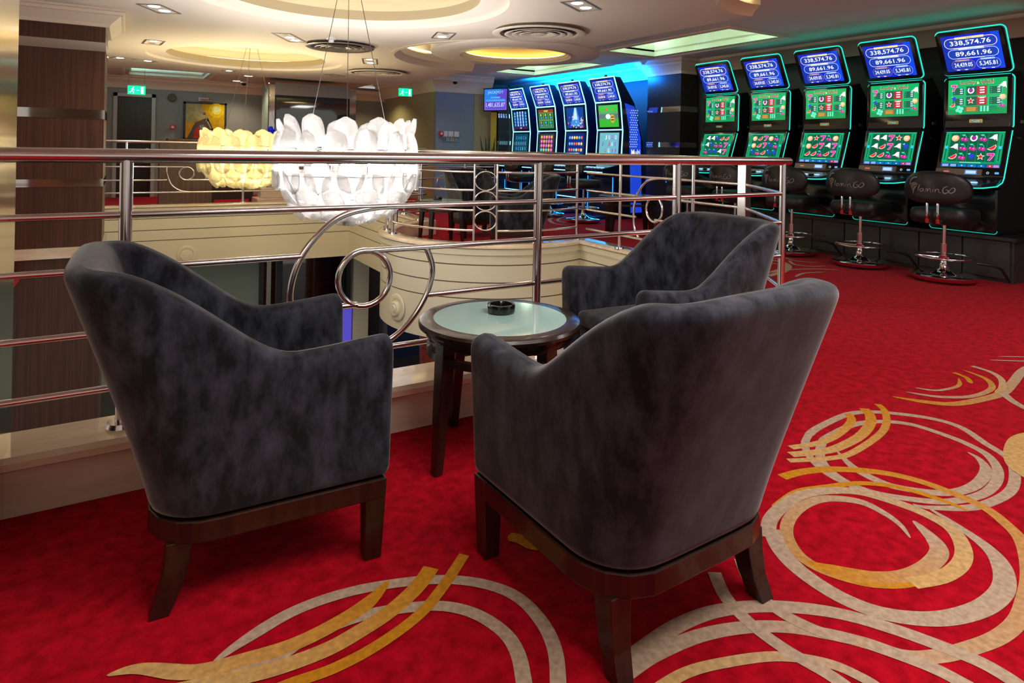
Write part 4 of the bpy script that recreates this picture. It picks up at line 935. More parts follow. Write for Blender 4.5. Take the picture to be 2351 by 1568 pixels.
def misc_reels(p, k, w, h):
    rnd = random.Random(k+20); n, m_ = [(5, 3), (5, 4), (6, 3), (5, 3)][k]
    bg = [(.0, .06, .12), (.03, .03, .05), (.0, .02, .20), (.15, .45, .55)][k]; p.rect(-w/2, -h/2, w/2, h/2, bg); p.L = 1
    p.rect(-w/2, -h/2, w/2, -h*.36, (.0, .03, .05)); p.L = 2
    cols = [[(.1, .5, .4), (.15, .4, .9), (.35, .15, .7), (.05, .4, .6)], [(.75, .1, .35), (.5, .35, .05), (.05, .45, .5), (.8, .12, .4)], [(.7, .1, .05), (.1, .35, .8), (.75, .55, .1), (.6, .4, .3)], [(.3, .05, .6), (.65, .02, .08), (.05, .6, .3), (.9, .9, .9)]][k]
    for i in range(n):
        for j in range(m_):
            x = (-.42+(i+.5)*.84/n)*w; y = (.44-(j+.5)*.78/m_)*h; c = rnd.choice(cols); p.L = 2
            if k == 3: p.text(rnd.choice('QK10AJ'.replace('10', 'Q')), x, y, .09*w, .17*h, c)
            elif k == 0: p.text(rnd.choice('QSCHB'), x, y, .08*w, .15*h, c)
            else: p.disc(x, y, min(w/n, h/m_)*.36, c, 10); p.L = 3; p.disc(x, y+.004, min(w/n, h/m_)*.16, tuple(min(1, q*1.6+.1) for q in c), 8)
    p.L = 2
    for i in range(7): p.rect((-.40+i*.12)*w, -.44*h, (-.34+i*.12)*w, -.40*h, (.2, .55, .5))
def blue_machine(k):
    r = empty('slot_machine'); W_ = .70
    prof = [(.10, 0), (.0, .05), (.02, .70), (.15, .85), (.20, 1.13), (.19, 1.54), (.13, 2.03), (-.03, 2.44), (.12, 2.44), (.45, 2.0), (.66, 1.3), (.70, 0)]
    m_ = len(prof); cab = MB(); cab.add([(-W_/2, y, z) for y, z in prof]+[(W_/2, y, z) for y, z in prof], [tuple(range(m_)), tuple(range(m_, 2*m_))[::-1]]+[(i, (i+1) % m_, m_+(i+1) % m_, m_+i) for i in range(m_)])
    cab.build('cabinet', 'navy', r, bevel=.008)
    for nm, (y0, z0, y1, z1) in (('jackpot_screen', (.125, 2.035, -.028, 2.435)), ('upper_screen', (.185, 1.545, .13, 2.02)), ('reel_screen', (.165, 1.00, .19, 1.535))):
        ob, fn, h, w_ = panel_box(y0, z0, y1, z1, W_-.02, .03, .01, r, nm, 'navy', 'all', .0105, 'ice')
        p = Paint()
        if nm == 'jackpot_screen': pills(p, w_-.07, h-.05, '95', '24,439.04', .5)
        elif nm == 'upper_screen': misc_screen(p, k, w_-.15, h-.09)
        else: misc_reels(p, k, w_-.15, h-.09)
        p.build('display', fn, 'screen', ob)
    t = MB(); t.loft([[(x, y, .80) for x, y in ((-.34, .16), (.34, .16), (.30, -.20), (-.30, -.20))], [(x, y, .86+.08*(y+.2)/.36) for x, y in ((-.34, .16), (.34, .16), (.30, -.20), (-.30, -.20))]]); dk = t.build('button_deck', 'navy', r, bevel=.01)
    for q in range(5): t = MB(); x = -.2+q*.1; t.box(x-.03, -.14, .872, x+.03, -.09, .888); t.build('button', 'button_lit', dk, bevel=.003)
    pipe(dk, [(-.30, -.205, .80), (.30, -.205, .80)], .008, 'edge_light', 'ice')
    for sx in (-1, 1): pipe(r, [(sx*.345, -.005, .12), (sx*.345, -.005, .72)], .008, 'edge_light', 'bluestrip')
    t = MB(); t.box(-.25, -.30, 0, .25, .02, .05); t.build('foot_plinth', 'navy', r, bevel=.01)
    pipe(r, [(-.3, -.01, .30), (.3, -.01, .30)], .008, 'edge_light', 'ice')
    t = MB(); t.lathe([(0, .06), (.02, .055), (.03, .03), (.03, 0)], c=(.05, .04, 2.44), n=12); t.build('signal_lamp', 'matblack', r, smooth='auto')
    return r
LB = ['leftmost of the tall curved blue-lit slot machines', 'second from left of the tall blue-lit slot machines, with a yellow and green upper screen', 'third from left of the tall blue-lit slot machines, with a starburst upper screen', 'rightmost of the tall blue-lit slot machines, green meadow on its upper screen']
for i in range(4):
    o = blue_machine(i); o.location = (7.13, 11.84-.985*i, 0); o.rotation_euler = (0, 0, -PI/2); tag(o, LB[i], 'slot machine', 'curved blue-lit slot machines')
# printed blue flank of the machine nearest the pillar
p = Paint(); p.poly([(.40, .1), (.36, 1.0), (.33, 1.55), (.22, 2.0), (.44, 1.95), (.60, 1.4), (.66, .1)], (.01, .05, .55)); p.L = 1
for j in range(16):
    for i in range(4): p.disc(.36+i*.045+(.02 if j % 2 else 0), 1.25+j*.042, .016, (.25, .4, .95), 8, .012)
p.text('Multi', .49, 1.15, .20, .11, (.9, .9, 1)); p.text('Game', .49, 1.0, .20, .11, (.9, .9, 1))
p.build('side_print', lambda a, b, d: (.352+d, a, b), 'screen', o)

# ------------------------------------------------------------------ stools with the casino name on the back
def make_stool():
    r = empty('casino_stool')
    t = MB(); t.lathe([(0, .025), (.27, .025), (.278, .035), (.278, .060), (.27, .068), (.20, .075), (.10, .085), (.05, .12), (.034, .16), (.030, .20), (0, .20)], n=48); t.build('base', 'chrome', r, smooth='auto')
    for k in range(5):
        a = rad(20+72*k); t = MB(); t.cyl((.22*cos(a)-.012, .22*sin(a), .022), (.22*cos(a)+.012, .22*sin(a), .022), .022, n=12); t.build('caster', 'rubber', r, smooth='auto')
    t = MB(); t.cyl((0, 0, .18), (0, 0, .36), .030, n=20); t.cyl((0, 0, .36), (0, 0, .56), .017, n=16); t.build('column', 'steel', r, smooth='auto')
    fr = empty  # foot ring
    t = MB(); t.tube([(.245*cos(a), .245*sin(a), .235) for a in [2*PI*i/40 for i in range(40)]], .010, 10, True)
    for k in range(3): a = rad(90+120*k); t.cyl((.03*cos(a), .03*sin(a), .222), (.24*cos(a), .24*sin(a), .235), .007, n=8)
    t.lathe([(.034, .205), (.045, .205), (.045, .245), (.034, .245)], n=20); t.build('foot_ring', 'chrome', r, smooth='auto')
    # bracket arm from the base to the machine
    t = MB(); t.tube([(.25, .05, .20), (.36, .12, .19), (.40, .2, .16), (.43, .32, .03)], .012, 8); t.build('floor_bracket', 'matblack', r, smooth='auto')
    t = MB(); t.loft([[(x, y, z) for x, y in rrect(w_, d_, .10, 5)] for w_, d_, z in ((.30, .28, .545), (.46, .40, .56), (.50, .44, .60), (.50, .44, .66), (.47, .41, .695), (.30, .26, .705))]); t.build('seat', 'leather', r, smooth='auto', bevel=0)
    for sx in (-.045, .045):
        t = MB(); t.tube(spline([(sx, -.10, .555), (sx, -.20, .565), (sx, -.262, .60), (sx, -.268, .70), (sx, -.262, .80)], 4), .013, 10); t.build('back_bar', 'chrome', r, smooth='auto')
        t = MB(); t.tube([(sx, -.262, .568), (sx, -.268, .60)], .017, 10); t.build('bar_sleeve', 'red', r, smooth='auto')
    # backrest: wide half-moon shell, slightly wrapped round the sitter
    hw_, zb_, zt_ = .295, .745, 1.055
    def by(x): return -.262+.10*(x/hw_)**2
    def outline(k):
        pts = []
        for i in range(40):
            a = 2*PI*i/40; cx_, sx_ = cos(a), sin(a)
            x = hw_*k*(abs(cx_)**.75)*(1 if cx_ > 0 else -1)
            z = .875+((zt_-.875) if sx_ > 0 else (.875-zb_))*k*(abs(sx_)**(.95 if sx_ > 0 else .7))*(1 if sx_ > 0 else -1)
            pts.append((x, z))
        return pts
    rg = []
    for k, d in ((.001, -.036), (.5, -.034), (.85, -.028), (.96, -.018), (1.0, 0), (.97, .02), (.85, .036), (.5, .046), (.001, .048)):
        rg.append([(x, by(x)+d, z) for x, z in outline(k)])
    t = MB(); t.loft(rg); bk = t.build('backrest', 'leather', r, smooth=True)
    # lettering on the back, seen from outside (-y): image x runs to the right = +x
    p = Paint(.0003); C_ = (.34, .31, .30)
    S = 1/430.0; ox, oy = 625, 275
    def st(pts, wd=9): p.L += .2; q = spline([((x-ox)*S*.40, -(y-oy)*S*.40) for x, y in pts], 4); n = len(q); p.line(q, [wd*S*.40*(.55+.45*sin(PI*min(1, (i+1)/n*1.1))) for i in range(n)], C_)
    st([(497, 190), (455, 195), (425, 225), (410, 265)], 16); st([(415, 268), (445, 252), (490, 243)], 9); st([(425, 290), (455, 262), (498, 255)], 10); st([(432, 308), (460, 275), (502, 262)], 10)
    st([(440, 325), (470, 290), (500, 278)], 9); st([(455, 362), (462, 315), (485, 285)], 13)
    st([(524, 262), (512, 300), (508, 328)]); st([(560, 300), (535, 305), (528, 325), (548, 330), (562, 302), (560, 330)], 8)
    st([(578, 332), (585, 305), (598, 300), (600, 328), (612, 303), (625, 300), (628, 325), (640, 330)], 8); st([(655, 300), (650, 330)], 8); p.L += 1; p.disc((660-ox)*S*.40, -(283-oy)*S*.40, 4*S*.40, C_, 8)
    st([(672, 300), (670, 332), (682, 305), (700, 302), (705, 330), (725, 335)], 8)
    st([(775, 268), (745, 285), (735, 315), (750, 340), (778, 325), (775, 305), (758, 305)], 10); st([(800, 295), (785, 320), (800, 335), (828, 315), (830, 285), (808, 285), (798, 300)], 9)
    p.build('lettering', lambda a, b, d: (a-.01, by(a-.01)-.0385-d, .912+b), 'print', bk)
    return r
st0 = make_stool()
SL = [('stool', 6.76, y-.02) for y in ys]
slab = ['black swivel stool before the leftmost green machine, mostly behind the railing', 'black swivel stool before the second green machine, half behind the flat railing post',
        'black swivel stool just right of the railing end post, before the middle green machine', 'black swivel stool second from right, before the machine with the bell reels', 'rightmost black swivel stool with chrome disc base on the red carpet']
for i in range(5):
    o = st0 if i == 0 else copy_tree(st0)
    o.location = (6.76, ys[i]-.03, 0); o.rotation_euler = (0, 0, -PI/2+rad([8, -6, 3, 0, 4][i])); tag(o, slab[i], 'stool', 'black stools at the machines')
bl = ['leftmost black stool before the blue-lit machines', 'second black stool from left before the blue-lit machines', 'third black stool from left before the blue-lit machines', 'rightmost black stool before the blue-lit machines, chrome base glowing blue']
for i in range(4):
    o = copy_tree(st0); o.location = (6.40, 11.35-.985*i, 0); o.rotation_euler = (0, 0, -PI/2+rad([10, -5, 6, -10][i])); tag(o, bl[i], 'stool', 'black stools at the machines')

# ------------------------------------------------------------------ chandeliers
def chandelier(loc, D, pm, bulbm, zc, ceil_z, cc, label, zs_):
    r = empty('chandelier', (loc[0], loc[1], zc), 0, label, 'chandelier', 'petal chandeliers over the well')
    R_ = D/2; k = D/1.25
    # one leaf: slightly domed and fluted rounded trapezoid
    def leaf(w_, h_):
        t = MB(); nx, nz = 8, 8; vs = []; fs = []
        for j in range(nz+1):
            v = j/nz; hw = w_/2*(.50+.50*sin(PI*min(1, .12+v*.80))**.7)
            if v > .78: hw *= math.sqrt(max(.02, 1-((v-.78)/.22)**2))**.8
            for i in range(nx+1):
                u = i/nx*2-1; vs.append((hw*u, -.045*k*(1-u*u)*sin(PI*v*.9+.1)-.03*k*v*v+.018*k*abs(u), h_*(v-.30)))
        for j in range(nz):
            for i in range(nx): a = j*(nx+1)+i; fs.append((a, a+1, a+nx+2, a+nx+1))
        t.add(vs, fs); o = t.build('petal', pm, r, smooth=True)
        s = o.modifiers.new('thick', 'SOLIDIFY'); s.thickness = .004*k; return o
    first = leaf(.198*k, .27*k); used = False
    rnd = random.Random(3)
    # rows: (height, radius, count, tilt outward at top, flip)
    rows = [(.245, .86, 13, -8, 0, 1.0), (.12, .97, 14, 14, 0, 1.05), (.02, .99, 14, 2, 1, 1.1), (-.12, .95, 14, -16, 1, 1.15), (-.25, .80, 12, -34, 1, 1.15), (-.35, .56, 9, -54, 1, 1.1), (-.41, .28, 5, -74, 1, 1.1)]
    for q, (z, rr_, n_, tilt, flip, sc_) in enumerate(rows):
        for i in range(n_):
            a = 2*PI*(i+.5*(q % 2))/n_+rnd.uniform(-.04, .04); o = first if not used else first.copy()
            if used: COL.objects.link(o); o.parent = r
            used = True
            px, py = (R_-.03*k)*rr_*cos(a), (R_-.03*k)*rr_*sin(a)
            mtx = Matrix.Translation((px, py, z*zs_*k+rnd.uniform(-.016, .016)*k)) @ Matrix.Rotation(a+PI/2, 4, 'Z')
            if flip: mtx = mtx @ Matrix.Rotation(rad(-tilt+rnd.uniform(-12, 12)), 4, 'X') @ Matrix.Rotation(PI, 4, 'Y') @ Matrix.Scale(-1, 4, (0, 1, 0)) @ Matrix.Scale(-1, 4, (1, 0, 0))
            else: mtx = mtx @ Matrix.Rotation(rad(-tilt+rnd.uniform(-9, 9)), 4, 'X')
            mtx = mtx @ Matrix.Rotation(rad(rnd.uniform(-9, 9)), 4, 'Z') @ Matrix.Scale(sc_, 4)
            o.matrix_local = mtx
    # carrying frame of wire hoops and arms
    t = MB()
    for z, rr_ in ((.16, .93), (-.06, .95), (-.25, .70)): t.tube([((R_-.06*k)*rr_*cos(a), (R_-.06*k)*rr_*sin(a), z*k) for a in [2*PI*i/40 for i in range(40)]], .004*k, 6, True)
    for i in range(8):
        a = 2*PI*i/8; t.tube([(0, 0, .10*k), ((R_-.06*k)*.93*cos(a), (R_-.06*k)*.93*sin(a), .16*k)], .004*k, 6)
        t.tube([((R_-.06*k)*.93*cos(a), (R_-.06*k)*.93*sin(a), .16*k), ((R_-.06*k)*.95*cos(a), (R_-.06*k)*.95*sin(a), -.06*k), ((R_-.06*k)*.7*cos(a), (R_-.06*k)*.7*sin(a), -.25*k)], .003*k, 6)
    t.build('frame', 'wire', r, smooth='auto')
    for i in range(6):
        a = 2*PI*i/6+.3; t = MB(); t.lathe([(.045*k*cos(b), .055*k*sin(b)) for b in [-PI/2+PI*j/8 for j in range(9)]], c=(.26*k*cos(a), .26*k*sin(a), .03*k), n=14); t.build('bulb', bulbm, r, smooth=True)
    # suspension: ceiling cup and three wires
    cz = ceil_z-zc; ox, oy = cc[0]-loc[0], cc[1]-loc[1]
    t = MB(); t.lathe([(0, cz-.028), (.10, cz-.028), (.115, cz-.015), (.115, cz-.001), (0, cz-.001)], c=(ox, oy, 0), n=32); t.build('ceiling_cup', 'ceiling', r, smooth='auto')
    for i in range(3):
        a = 2*PI*i/3+2.3; t = MB(); t.cyl((ox+.05*cos(a), oy+.05*sin(a), cz-.02), (.42*k*cos(a)*1.0, .42*k*sin(a), .20*k), .0028, n=6); t.build('suspension_wire', 'wire', r)
    return r
chandelier((1.62, 5.42), 1.22, 'petal', 'bulb', 1.00, ZS+.30, (1.55, 5.25), 'large white petal chandelier hanging nearest, above the well', 1.0)
chandelier((1.42, 9.35), 1.27, 'petal2', 'bulb2', .985, ZS+.30, (1.50, 9.75), 'yellowish petal chandelier hanging further back, partly behind the white one', .80)
point('chandelier_lamp', (1.62, 5.42, 1.02), 190, (1, .95, .90), .16)
point('chandelier_lamp', (1.42, 9.35, 1.00), 190, (1, .82, .50), .16)

# ------------------------------------------------------------------ ceiling fittings
def downlight(x, y, z, ang, n, label, power=9, lit=None):
    r = empty('recessed_downlight', (x, y, z), rad(ang), label, 'ceiling light', 'square recessed downlights'); r.scale = (1.35, 1.35, 1)
    L_ = .14*n
    t = MB(); w_ = .14
    o_ = [(-L_/2-.008, -w_/2-.008), (L_/2+.008, -w_/2-.008), (L_/2+.008, w_/2+.008), (-L_/2-.008, w_/2+.008)]; i_ = [(-L_/2+.006, -w_/2+.006), (L_/2-.006, -w_/2+.006), (L_/2-.006, w_/2-.006), (-L_/2+.006, w_/2-.006)]
    t.loft([[(a, b, 0) for a, b in o_], [(a, b, -.004) for a, b in o_], [(a, b, -.004) for a, b in i_], [(a, b, .05) for a, b in i_]], cap=False); t.build('frame', 'silver', r)
    t = MB(); t.add([(a, b, .02) for a, b in i_], [(0, 1, 2, 3)]); t.build('housing', 'matblack', r)
    for k in range(n):
        cx_ = (k-(n-1)/2)*.14
        t = MB(); t.lathe([(.060, .018), (.056, .004), (.050, .002), (.046, .012)], c=(cx_, 0, 0), n=20); gb = t.build('gimbal_ring', 'matblack', r, smooth='auto')
        if lit is None or lit[k]:
            t = MB(); t.lathe([(0, -.003), (.03, -.002), (.047, .006), (.047, .012), (0, .012)], c=(cx_, 0, 0), n=20); t.build('lamp', 'lamp', r, smooth='auto')
        else:
            t = MB(); t.lathe([(0, .0), (.03, .001), (.047, .006), (.047, .012), (0, .012)], c=(cx_, 0, 0), n=20); t.build('lamp', 'silver', r, smooth='auto')
    if power: spot('downlight_lamp', (x, y, z-.03), power*3.2, WARM, 125)
    return r
DL = [(3.206, 4.285, 31, 2, 'double recessed downlight at the top centre of the ceiling', 11, None), (.236, 6.60, 62, 2, 'double recessed downlight above the wood column, nearest on the left', 11, None),
      (.26, 8.90, 95, 2, 'double recessed downlight, middle of the three left ones', 8, (1, 0)), (.08, 11.0, 20, 3, 'triple recessed downlight, furthest of the three left ones', 8, (1, 0, 1)),
      (1.556, 7.50, 60, 3, 'triple recessed downlight between the two ring recesses', 9, (0, 1, 1)), (2.889, 6.30, 75, 2, 'double recessed downlight left of the round ceiling disc', 9, (0, 1)),
      (2.95, 8.90, 70, 3, 'triple recessed downlight with the starry bright lamp', 10, (1, 0, 1)), (3.06, 11.1, 40, 2, 'unlit recessed downlight in front of the glass booth', 0, (0, 0)),
      (1.45, 11.65, 0, 1, 'single recessed downlight beyond the yellow chandelier', 8, None)]
for x, y, a, n, lab, pw, lit in DL: downlight(x, y, ZS-.001, a, n, lab, pw, lit)
for x, y, lab in ((2.06, 13.7, 'round ceiling lamp near the back wall, upper one'), (2.02, 15.0, 'round ceiling lamp near the back wall, lower one beside the camera dome')):
    r = empty('round_ceiling_lamp', (x, y, 2.52), 0, lab, 'ceiling light', 'round ceiling lamps at the back')
    t = MB(); t.lathe([(.085, 0), (.10, -.004), (.09, -.012), (.08, -.010)], n=24); t.build('rim', 'white', r, smooth='auto'); t = MB(); t.lathe([(0, -.012), (.06, -.011), (.082, -.006)], n=24); t.build('lens', 'lamp', r, smooth='auto')
    spot('round_lamp', (x, y, 2.48), 60, WARM, 130)
spot('hall_lamp', (4.9, 14.6, 2.45), 75, (1, .8, .4), 140)
spot('hall_lamp', (5.1, 11.2, 2.62), 30, (.9, .9, 1), 140)
def vent(x, y, z, R_, label, m='ceiling'):
    r = empty('air_diffuser', (x, y, z), 0, label, 'air vent', 'round ceiling air diffusers')
    t = MB(); t.lathe([(R_*.80, .03), (R_*.84, -.004), (R_*.96, -.012), (R_, -.004), (R_, 0)], n=56); t.build('outer_rim', m, r, smooth='auto')
    for k, q in enumerate((.66, .50, .34)): t = MB(); t.lathe([(R_*(q-.10), .022), (R_*(q-.02), -.006), (R_*(q+.06), -.016), (R_*(q+.08), -.012), (R_*(q+.0), .0), (R_*(q-.08), .026)], n=48); t.build('cone_ring', m, r, smooth='auto')
    t = MB(); t.lathe([(0, -.012), (R_*.13, -.012), (R_*.17, -.006), (R_*.12, .01)], n=32); t.build('centre_disc', m, r, smooth='auto')
    t = MB(); t.lathe([(0, .0285), (R_*.80, .0285)], n=48); b = t.build('backing', 'matblack', r)
    return r
vent(3.55, 5.45, ZS-.031, .47, 'large white round air diffuser near the top centre of the ceiling'); vent(2.17, 7.66, ZS-.031, .40, 'metal round air diffuser between the chandeliers', 'silver'); vent(3.45, 10.05, ZS-.031, .48, 'white round air diffuser above the far edge of the bay')
# smoke detectors and camera domes
def detector(x, y, z, label):
    r = empty('smoke_detector', (x, y, z), 0, label, 'smoke detector', 'ceiling smoke detectors'); t = MB(); t.lathe([(.055, 0), (.055, -.018), (.045, -.024), (.036, -.026)], n=24); t.build('base', 'white', r, smooth='auto')
    t = MB(); t.lathe([(.032, -.026), (.030, -.05), (.022, -.056), (0, -.056)], n=20); t.build('sensor_head', 'white', r, smooth='auto')
detector(1.937, 7.2, ZS, 'white smoke detector beside the metal diffuser'); detector(7.50, 8.25, ZH-.0, 'white smoke detector in front of the dark pillar'); detector(-.42, 3.7, ZS, 'smoke detector at the top left corner')
def dome(x, y, z, label):
    r = empty('camera_dome', (x, y, z), 0, label, 'security camera', 'dome cameras'); t = MB(); t.lathe([(.075, 0), (.075, -.03), (.06, -.04)], n=24); t.build('housing', 'white', r, smooth='auto')
    t = MB(); t.lathe([(.055, -.035), (.050, -.065), (.03, -.088), (0, -.094)], n=20); t.build('lens_dome', 'black', r, smooth='auto')
dome(5.86, 12.15, ZH-.12, 'small dome camera above the blue-grey wall'); dome(2.18, 15.1, 2.52, 'small dome camera beside the round lamp on the back ceiling')
# exit signs
def exit_sign(x, y, ztop, zs, label, rz=0):
    r = empty('exit_sign', (x, y, zs), rz, label, 'exit sign', 'green running-man exit signs')
    t = MB(); t.box(-.15, -.02, .11, .15, .02, .14); t.build('housing', 'silver', r)
    for sx in (-.13, .13): t = MB(); t.cyl((sx, 0, .14), (sx, 0, ztop-zs), .004, n=6); t.build('hanger_rod', 'wire', r)
    t = MB(); t.box(-.145, -.006, -.05, .145, .006, .11); t.build('light_plate', 'exitgreen', r)
    p = Paint(.0005); c = (.6, 1, .8); p.rect(.07, -.035, .115, .095, c); p.disc(-.055, .078, .012, c, 10)
    p.line([(-.06, .06), (-.075, .02), (-.10, -.01), (-.12, -.01)], .016, c); p.L = 1; p.line([(-.075, .02), (-.05, .0), (-.055, -.04)], .014, c); p.line([(-.09, .05), (-.06, .055), (-.035, .03)], .01, c); p.line([(0, .03), (.045, .03)], .012, c)
    p.build('pictogram', lambda a, b, d: (a, -.0068-d, b), 'sign', r)
    point('exit_glow', (x, y-.06, zs+.05), .5, (.0, 1, .35), .01)
M['exitgreen'] = mat('exit_green_light', (0, .3, .15), .4, emis=(.0, .85, .33), es=1.3)
exit_sign(.15, 14.0, 2.52, 2.10, 'green exit sign hanging above the dark door at the back')
exit_sign(4.98, 12.7, ZH, 2.27, 'green exit sign hanging near the blue-grey wall')

# ------------------------------------------------------------------ back wall: door, painting, signs
d = empty('door_1', (.14, 15.66, 0)); tag(d, kind='structure')
t = MB(); t.box(-.31, -.0, 0, .31, .04, 2.10); lf = t.build('door_leaf', 'door', d)
t = MB()
for a, b, c_, e in ((-.38, 0, -.31, 2.17), (.31, 0, .38, 2.17), (-.38, 2.10, .38, 2.17)): t.box(a, -.05, b, c_, .04, e)
t.build('door_frame', 'whiteframe', d)
t = MB(); t.cyl((.24, -.01, 1.0), (.24, -.07, 1.0), .03, n=14); t.build('door_handle', 'chrome', d, smooth='auto')
pt = empty('framed_painting', (1.48, 15.60, 1.22), 0, 'large framed abstract painting with a yellow sun and tilted house shape on the back wall', 'painting')
t = MB()
for a, b, c_, e in ((-.43, 0, -.385, .83), (.385, 0, .43, .83), (-.43, 0, .43, .045), (-.43, .785, .43, .83)): t.box(a, 0, b, c_, .05, e)
t.build('frame', 'frame_black', pt)
p = Paint(.001); w_ = .385; p.rect(-w_, .04, w_, .79, (.60, .28, .02)); p.L = 1
p.poly([(-w_, .79), (-.1, .79), (.03, .50), (-.30, .36), (-w_, .42)], (.42, .38, .18)); p.poly([(-.08, .79), (w_, .79), (w_, .28), (.12, .22), (.02, .52)], (.62, .36, .01)); p.poly([(-.35, .04), (-.20, .38), (.05, .50), (.16, .24), (.02, .04)], (.08, .07, .08)); p.L = 2
p.disc(.22, .66, .16, (.75, .52, .01), 20); p.poly([(-.24, .04), (-.20, .26), (-.13, .30), (-.02, .04)], (.45, .04, .02)); p.poly([(-.12, .32), (-.03, .34), (.06, .10), (.0, .04), (-.03, .04)], (.18, .30, .30)); p.poly([(.12, .22), (.24, .04), (.03, .04)], (.45, .20, .08)); p.L = 3
p.disc(.22, .67, .10, (.85, .70, .10), 18); p.L = 4; p.disc(.22, .68, .055, (.75, .85, .45), 14); p.disc(-.02, .58, .03, (.2, .08, .1), 10); p.line([(.02, .52), (.05, .40), (.12, .26)], .025, (.30, .40, .42)); p.disc(.03, .44, .025, (.7, .4, .05), 10)
for k in range(9): p.line([(.05+.30*cos(a)*(1+k*.04), .62+(.22+k*.02)*sin(a)) for a in [PI*1.1+PI*.5*i/8 for i in range(9)]], .003, (.42, .18, .01)); p.L += .1
p.build('canvas', lambda a, b, d_: (a, -.002-d_, b), 'print', pt)
t = MB(); t.cyl((-.1, -.06, .87), (.12, -.06, .87), .012, n=10); t.build('picture_lamp', 'brass', pt, smooth='auto')
r = empty('hanging_wall_sign', (1.44, 15.62, 2.08), 0, 'small white hanging sign above the painting', 'sign'); t = MB(); t.box(-.10, -.01, 0, .10, .01, .07); t.build('plate', 'white', r)
p = Paint(.001); 
for k in range(5): p.line(spline([(-.08+k*.034, .015), (-.07+k*.034, .055), (-.06+k*.034, .02), (-.052+k*.034, .05)], 2), .006, (.05, .05, .06))
p.build('marks', lambda a, b, d_: (a, -.0115-d_, b), 'print', r); t = MB(); t.cyl((-.03, 0, .07), (-.01, 0, .16), .003, n=6); t.cyl((.02, 0, .07), (.04, 0, .16), .003, n=6); t.build('hook', 'matblack', r)
r = empty('wall_speaker', (.83, 15.66, 2.12), 0, 'round dark brown speaker high on the back wall', 'speaker'); t = MB(); t.add(*(lambda L: (L[0], L[1]))(([(.085*cos(2*PI*i/24), y_, .085*sin(2*PI*i/24)) for y_ in (0, -.05) for i in range(24)], [tuple(range(24)), tuple(range(24, 48))]+[(i, (i+1) % 24, 24+(i+1) % 24, 24+i) for i in range(24)]))); t.build('case', 'darkwood', r, bevel=.01)
def call_point(x, y, z, label, ry=0):
    r = empty('fire_call_point', (x, y, z), 0, label, 'fire alarm', 'red fire call points'); t = MB(); t.box(-.05, -.04, -.05, .05, 0, .05); t.build('case', 'red', r, bevel=.006); t = MB(); t.box(-.022, -.044, -.022, .022, -.039, .022); t.build('glass_plate', 'white', r)
call_point(.85, 15.66, 1.49, 'red fire call point on the back wall between door and painting'); call_point(5.70, 12.46, 1.46, 'red fire call point beside the switch panels on the blue-grey wall')
for k in range(3):
    r = empty('switch_panel', (5.80+k*.135, 12.47, 1.455), 0, ['left one of the three large white switch panels on the blue-grey wall', 'middle one of the three large white switch panels on the blue-grey wall', 'right one of the three large white switch panels on the blue-grey wall'][k], 'switch panel', 'switch panels on the blue-grey wall')
    t = MB(); t.box(-.06, -.015, -.06, .06, 0, .06); t.build('plate', 'white', r, bevel=.004)
    for i in range(3):
        for j in range(2): t = MB(); t.box(-.045+i*.034, -.022, -.045+j*.055, -.022+i*.034, -.014, -.015+j*.055); t.build('rocker', 'white', r)
for k, c in enumerate(((.05, .05, .08), (.02, .35, .6), (.6, .45, .12), (.05, .25, .35))):
    r = empty('safety_sign', (5.78+k*.095, 12.47, 1.34), 0, ['black safety sticker, first of the row under the switch panels', 'bright blue safety sticker, second in the row under the switch panels', 'yellow safety sticker, third in the row under the switch panels', 'dull blue safety sticker, last of the row under the switch panels'][k], 'safety sign')
    p = Paint(.0008); p.rect(-.038, -.038, .038, .038, (.6, .6, .6)); p.L = 1; p.rect(-.033, -.033, .033, .033, c); p.L = 2; p.disc(0, .012, .010, (.8, .8, .8) if k != 2 else (.1, .08, .02), 8); p.rect(-.006, -.024, .006, .004, (.8, .8, .8) if k != 2 else (.1, .08, .02))
    o = p.build('plate', lambda a, b, d_: (a, -.003-d_, b), 'print', r); t = MB(); t.box(-.038, -.0025, -.038, .038, 0, .038); t.build('backing', 'white', r)
# reception desk / brown cabinet beyond the far railing
ds = empty('reception_desk', (.92, 12.75, 0), 0, 'brown wood-panelled reception counter behind the far railing', 'counter'); t = MB(); t.box(-.42, 0, 0, .42, .5, 1.20); t.build('front_panel', 'deskwood', ds, bevel=.004)

t = MB(); t.box(-.30, -.05, 1.20, .62, .55, 1.235); t.build('counter_top', 'deskwood', ds, bevel=.004)
# dark furniture beyond the far railing
for k, (x, y, lab) in enumerate(((1.75, 13.3, 'dark low cabinet behind the far railing, right of the reception counter'),)):
    r = empty('low_cabinet', (x, y, 0), 0, lab, 'cabinet'); t = MB(); t.box(-.38, 0, .10, .38, .45, .80); t.build('body', 'pillarwood', r, bevel=.005)
    for sx in (-.33, .33): t = MB(); t.box(sx-.02, .02, 0, sx+.02, .06, .10); t.build('leg', 'pillarwood', r)
    t = MB(); t.box(-.36, -.015, .13, -.01, 0, .77); t.build('cabinet_door', 'darkwood', r); t = MB(); t.box(.01, -.015, .13, .36, 0, .77); t.build('cabinet_door', 'darkwood', r)
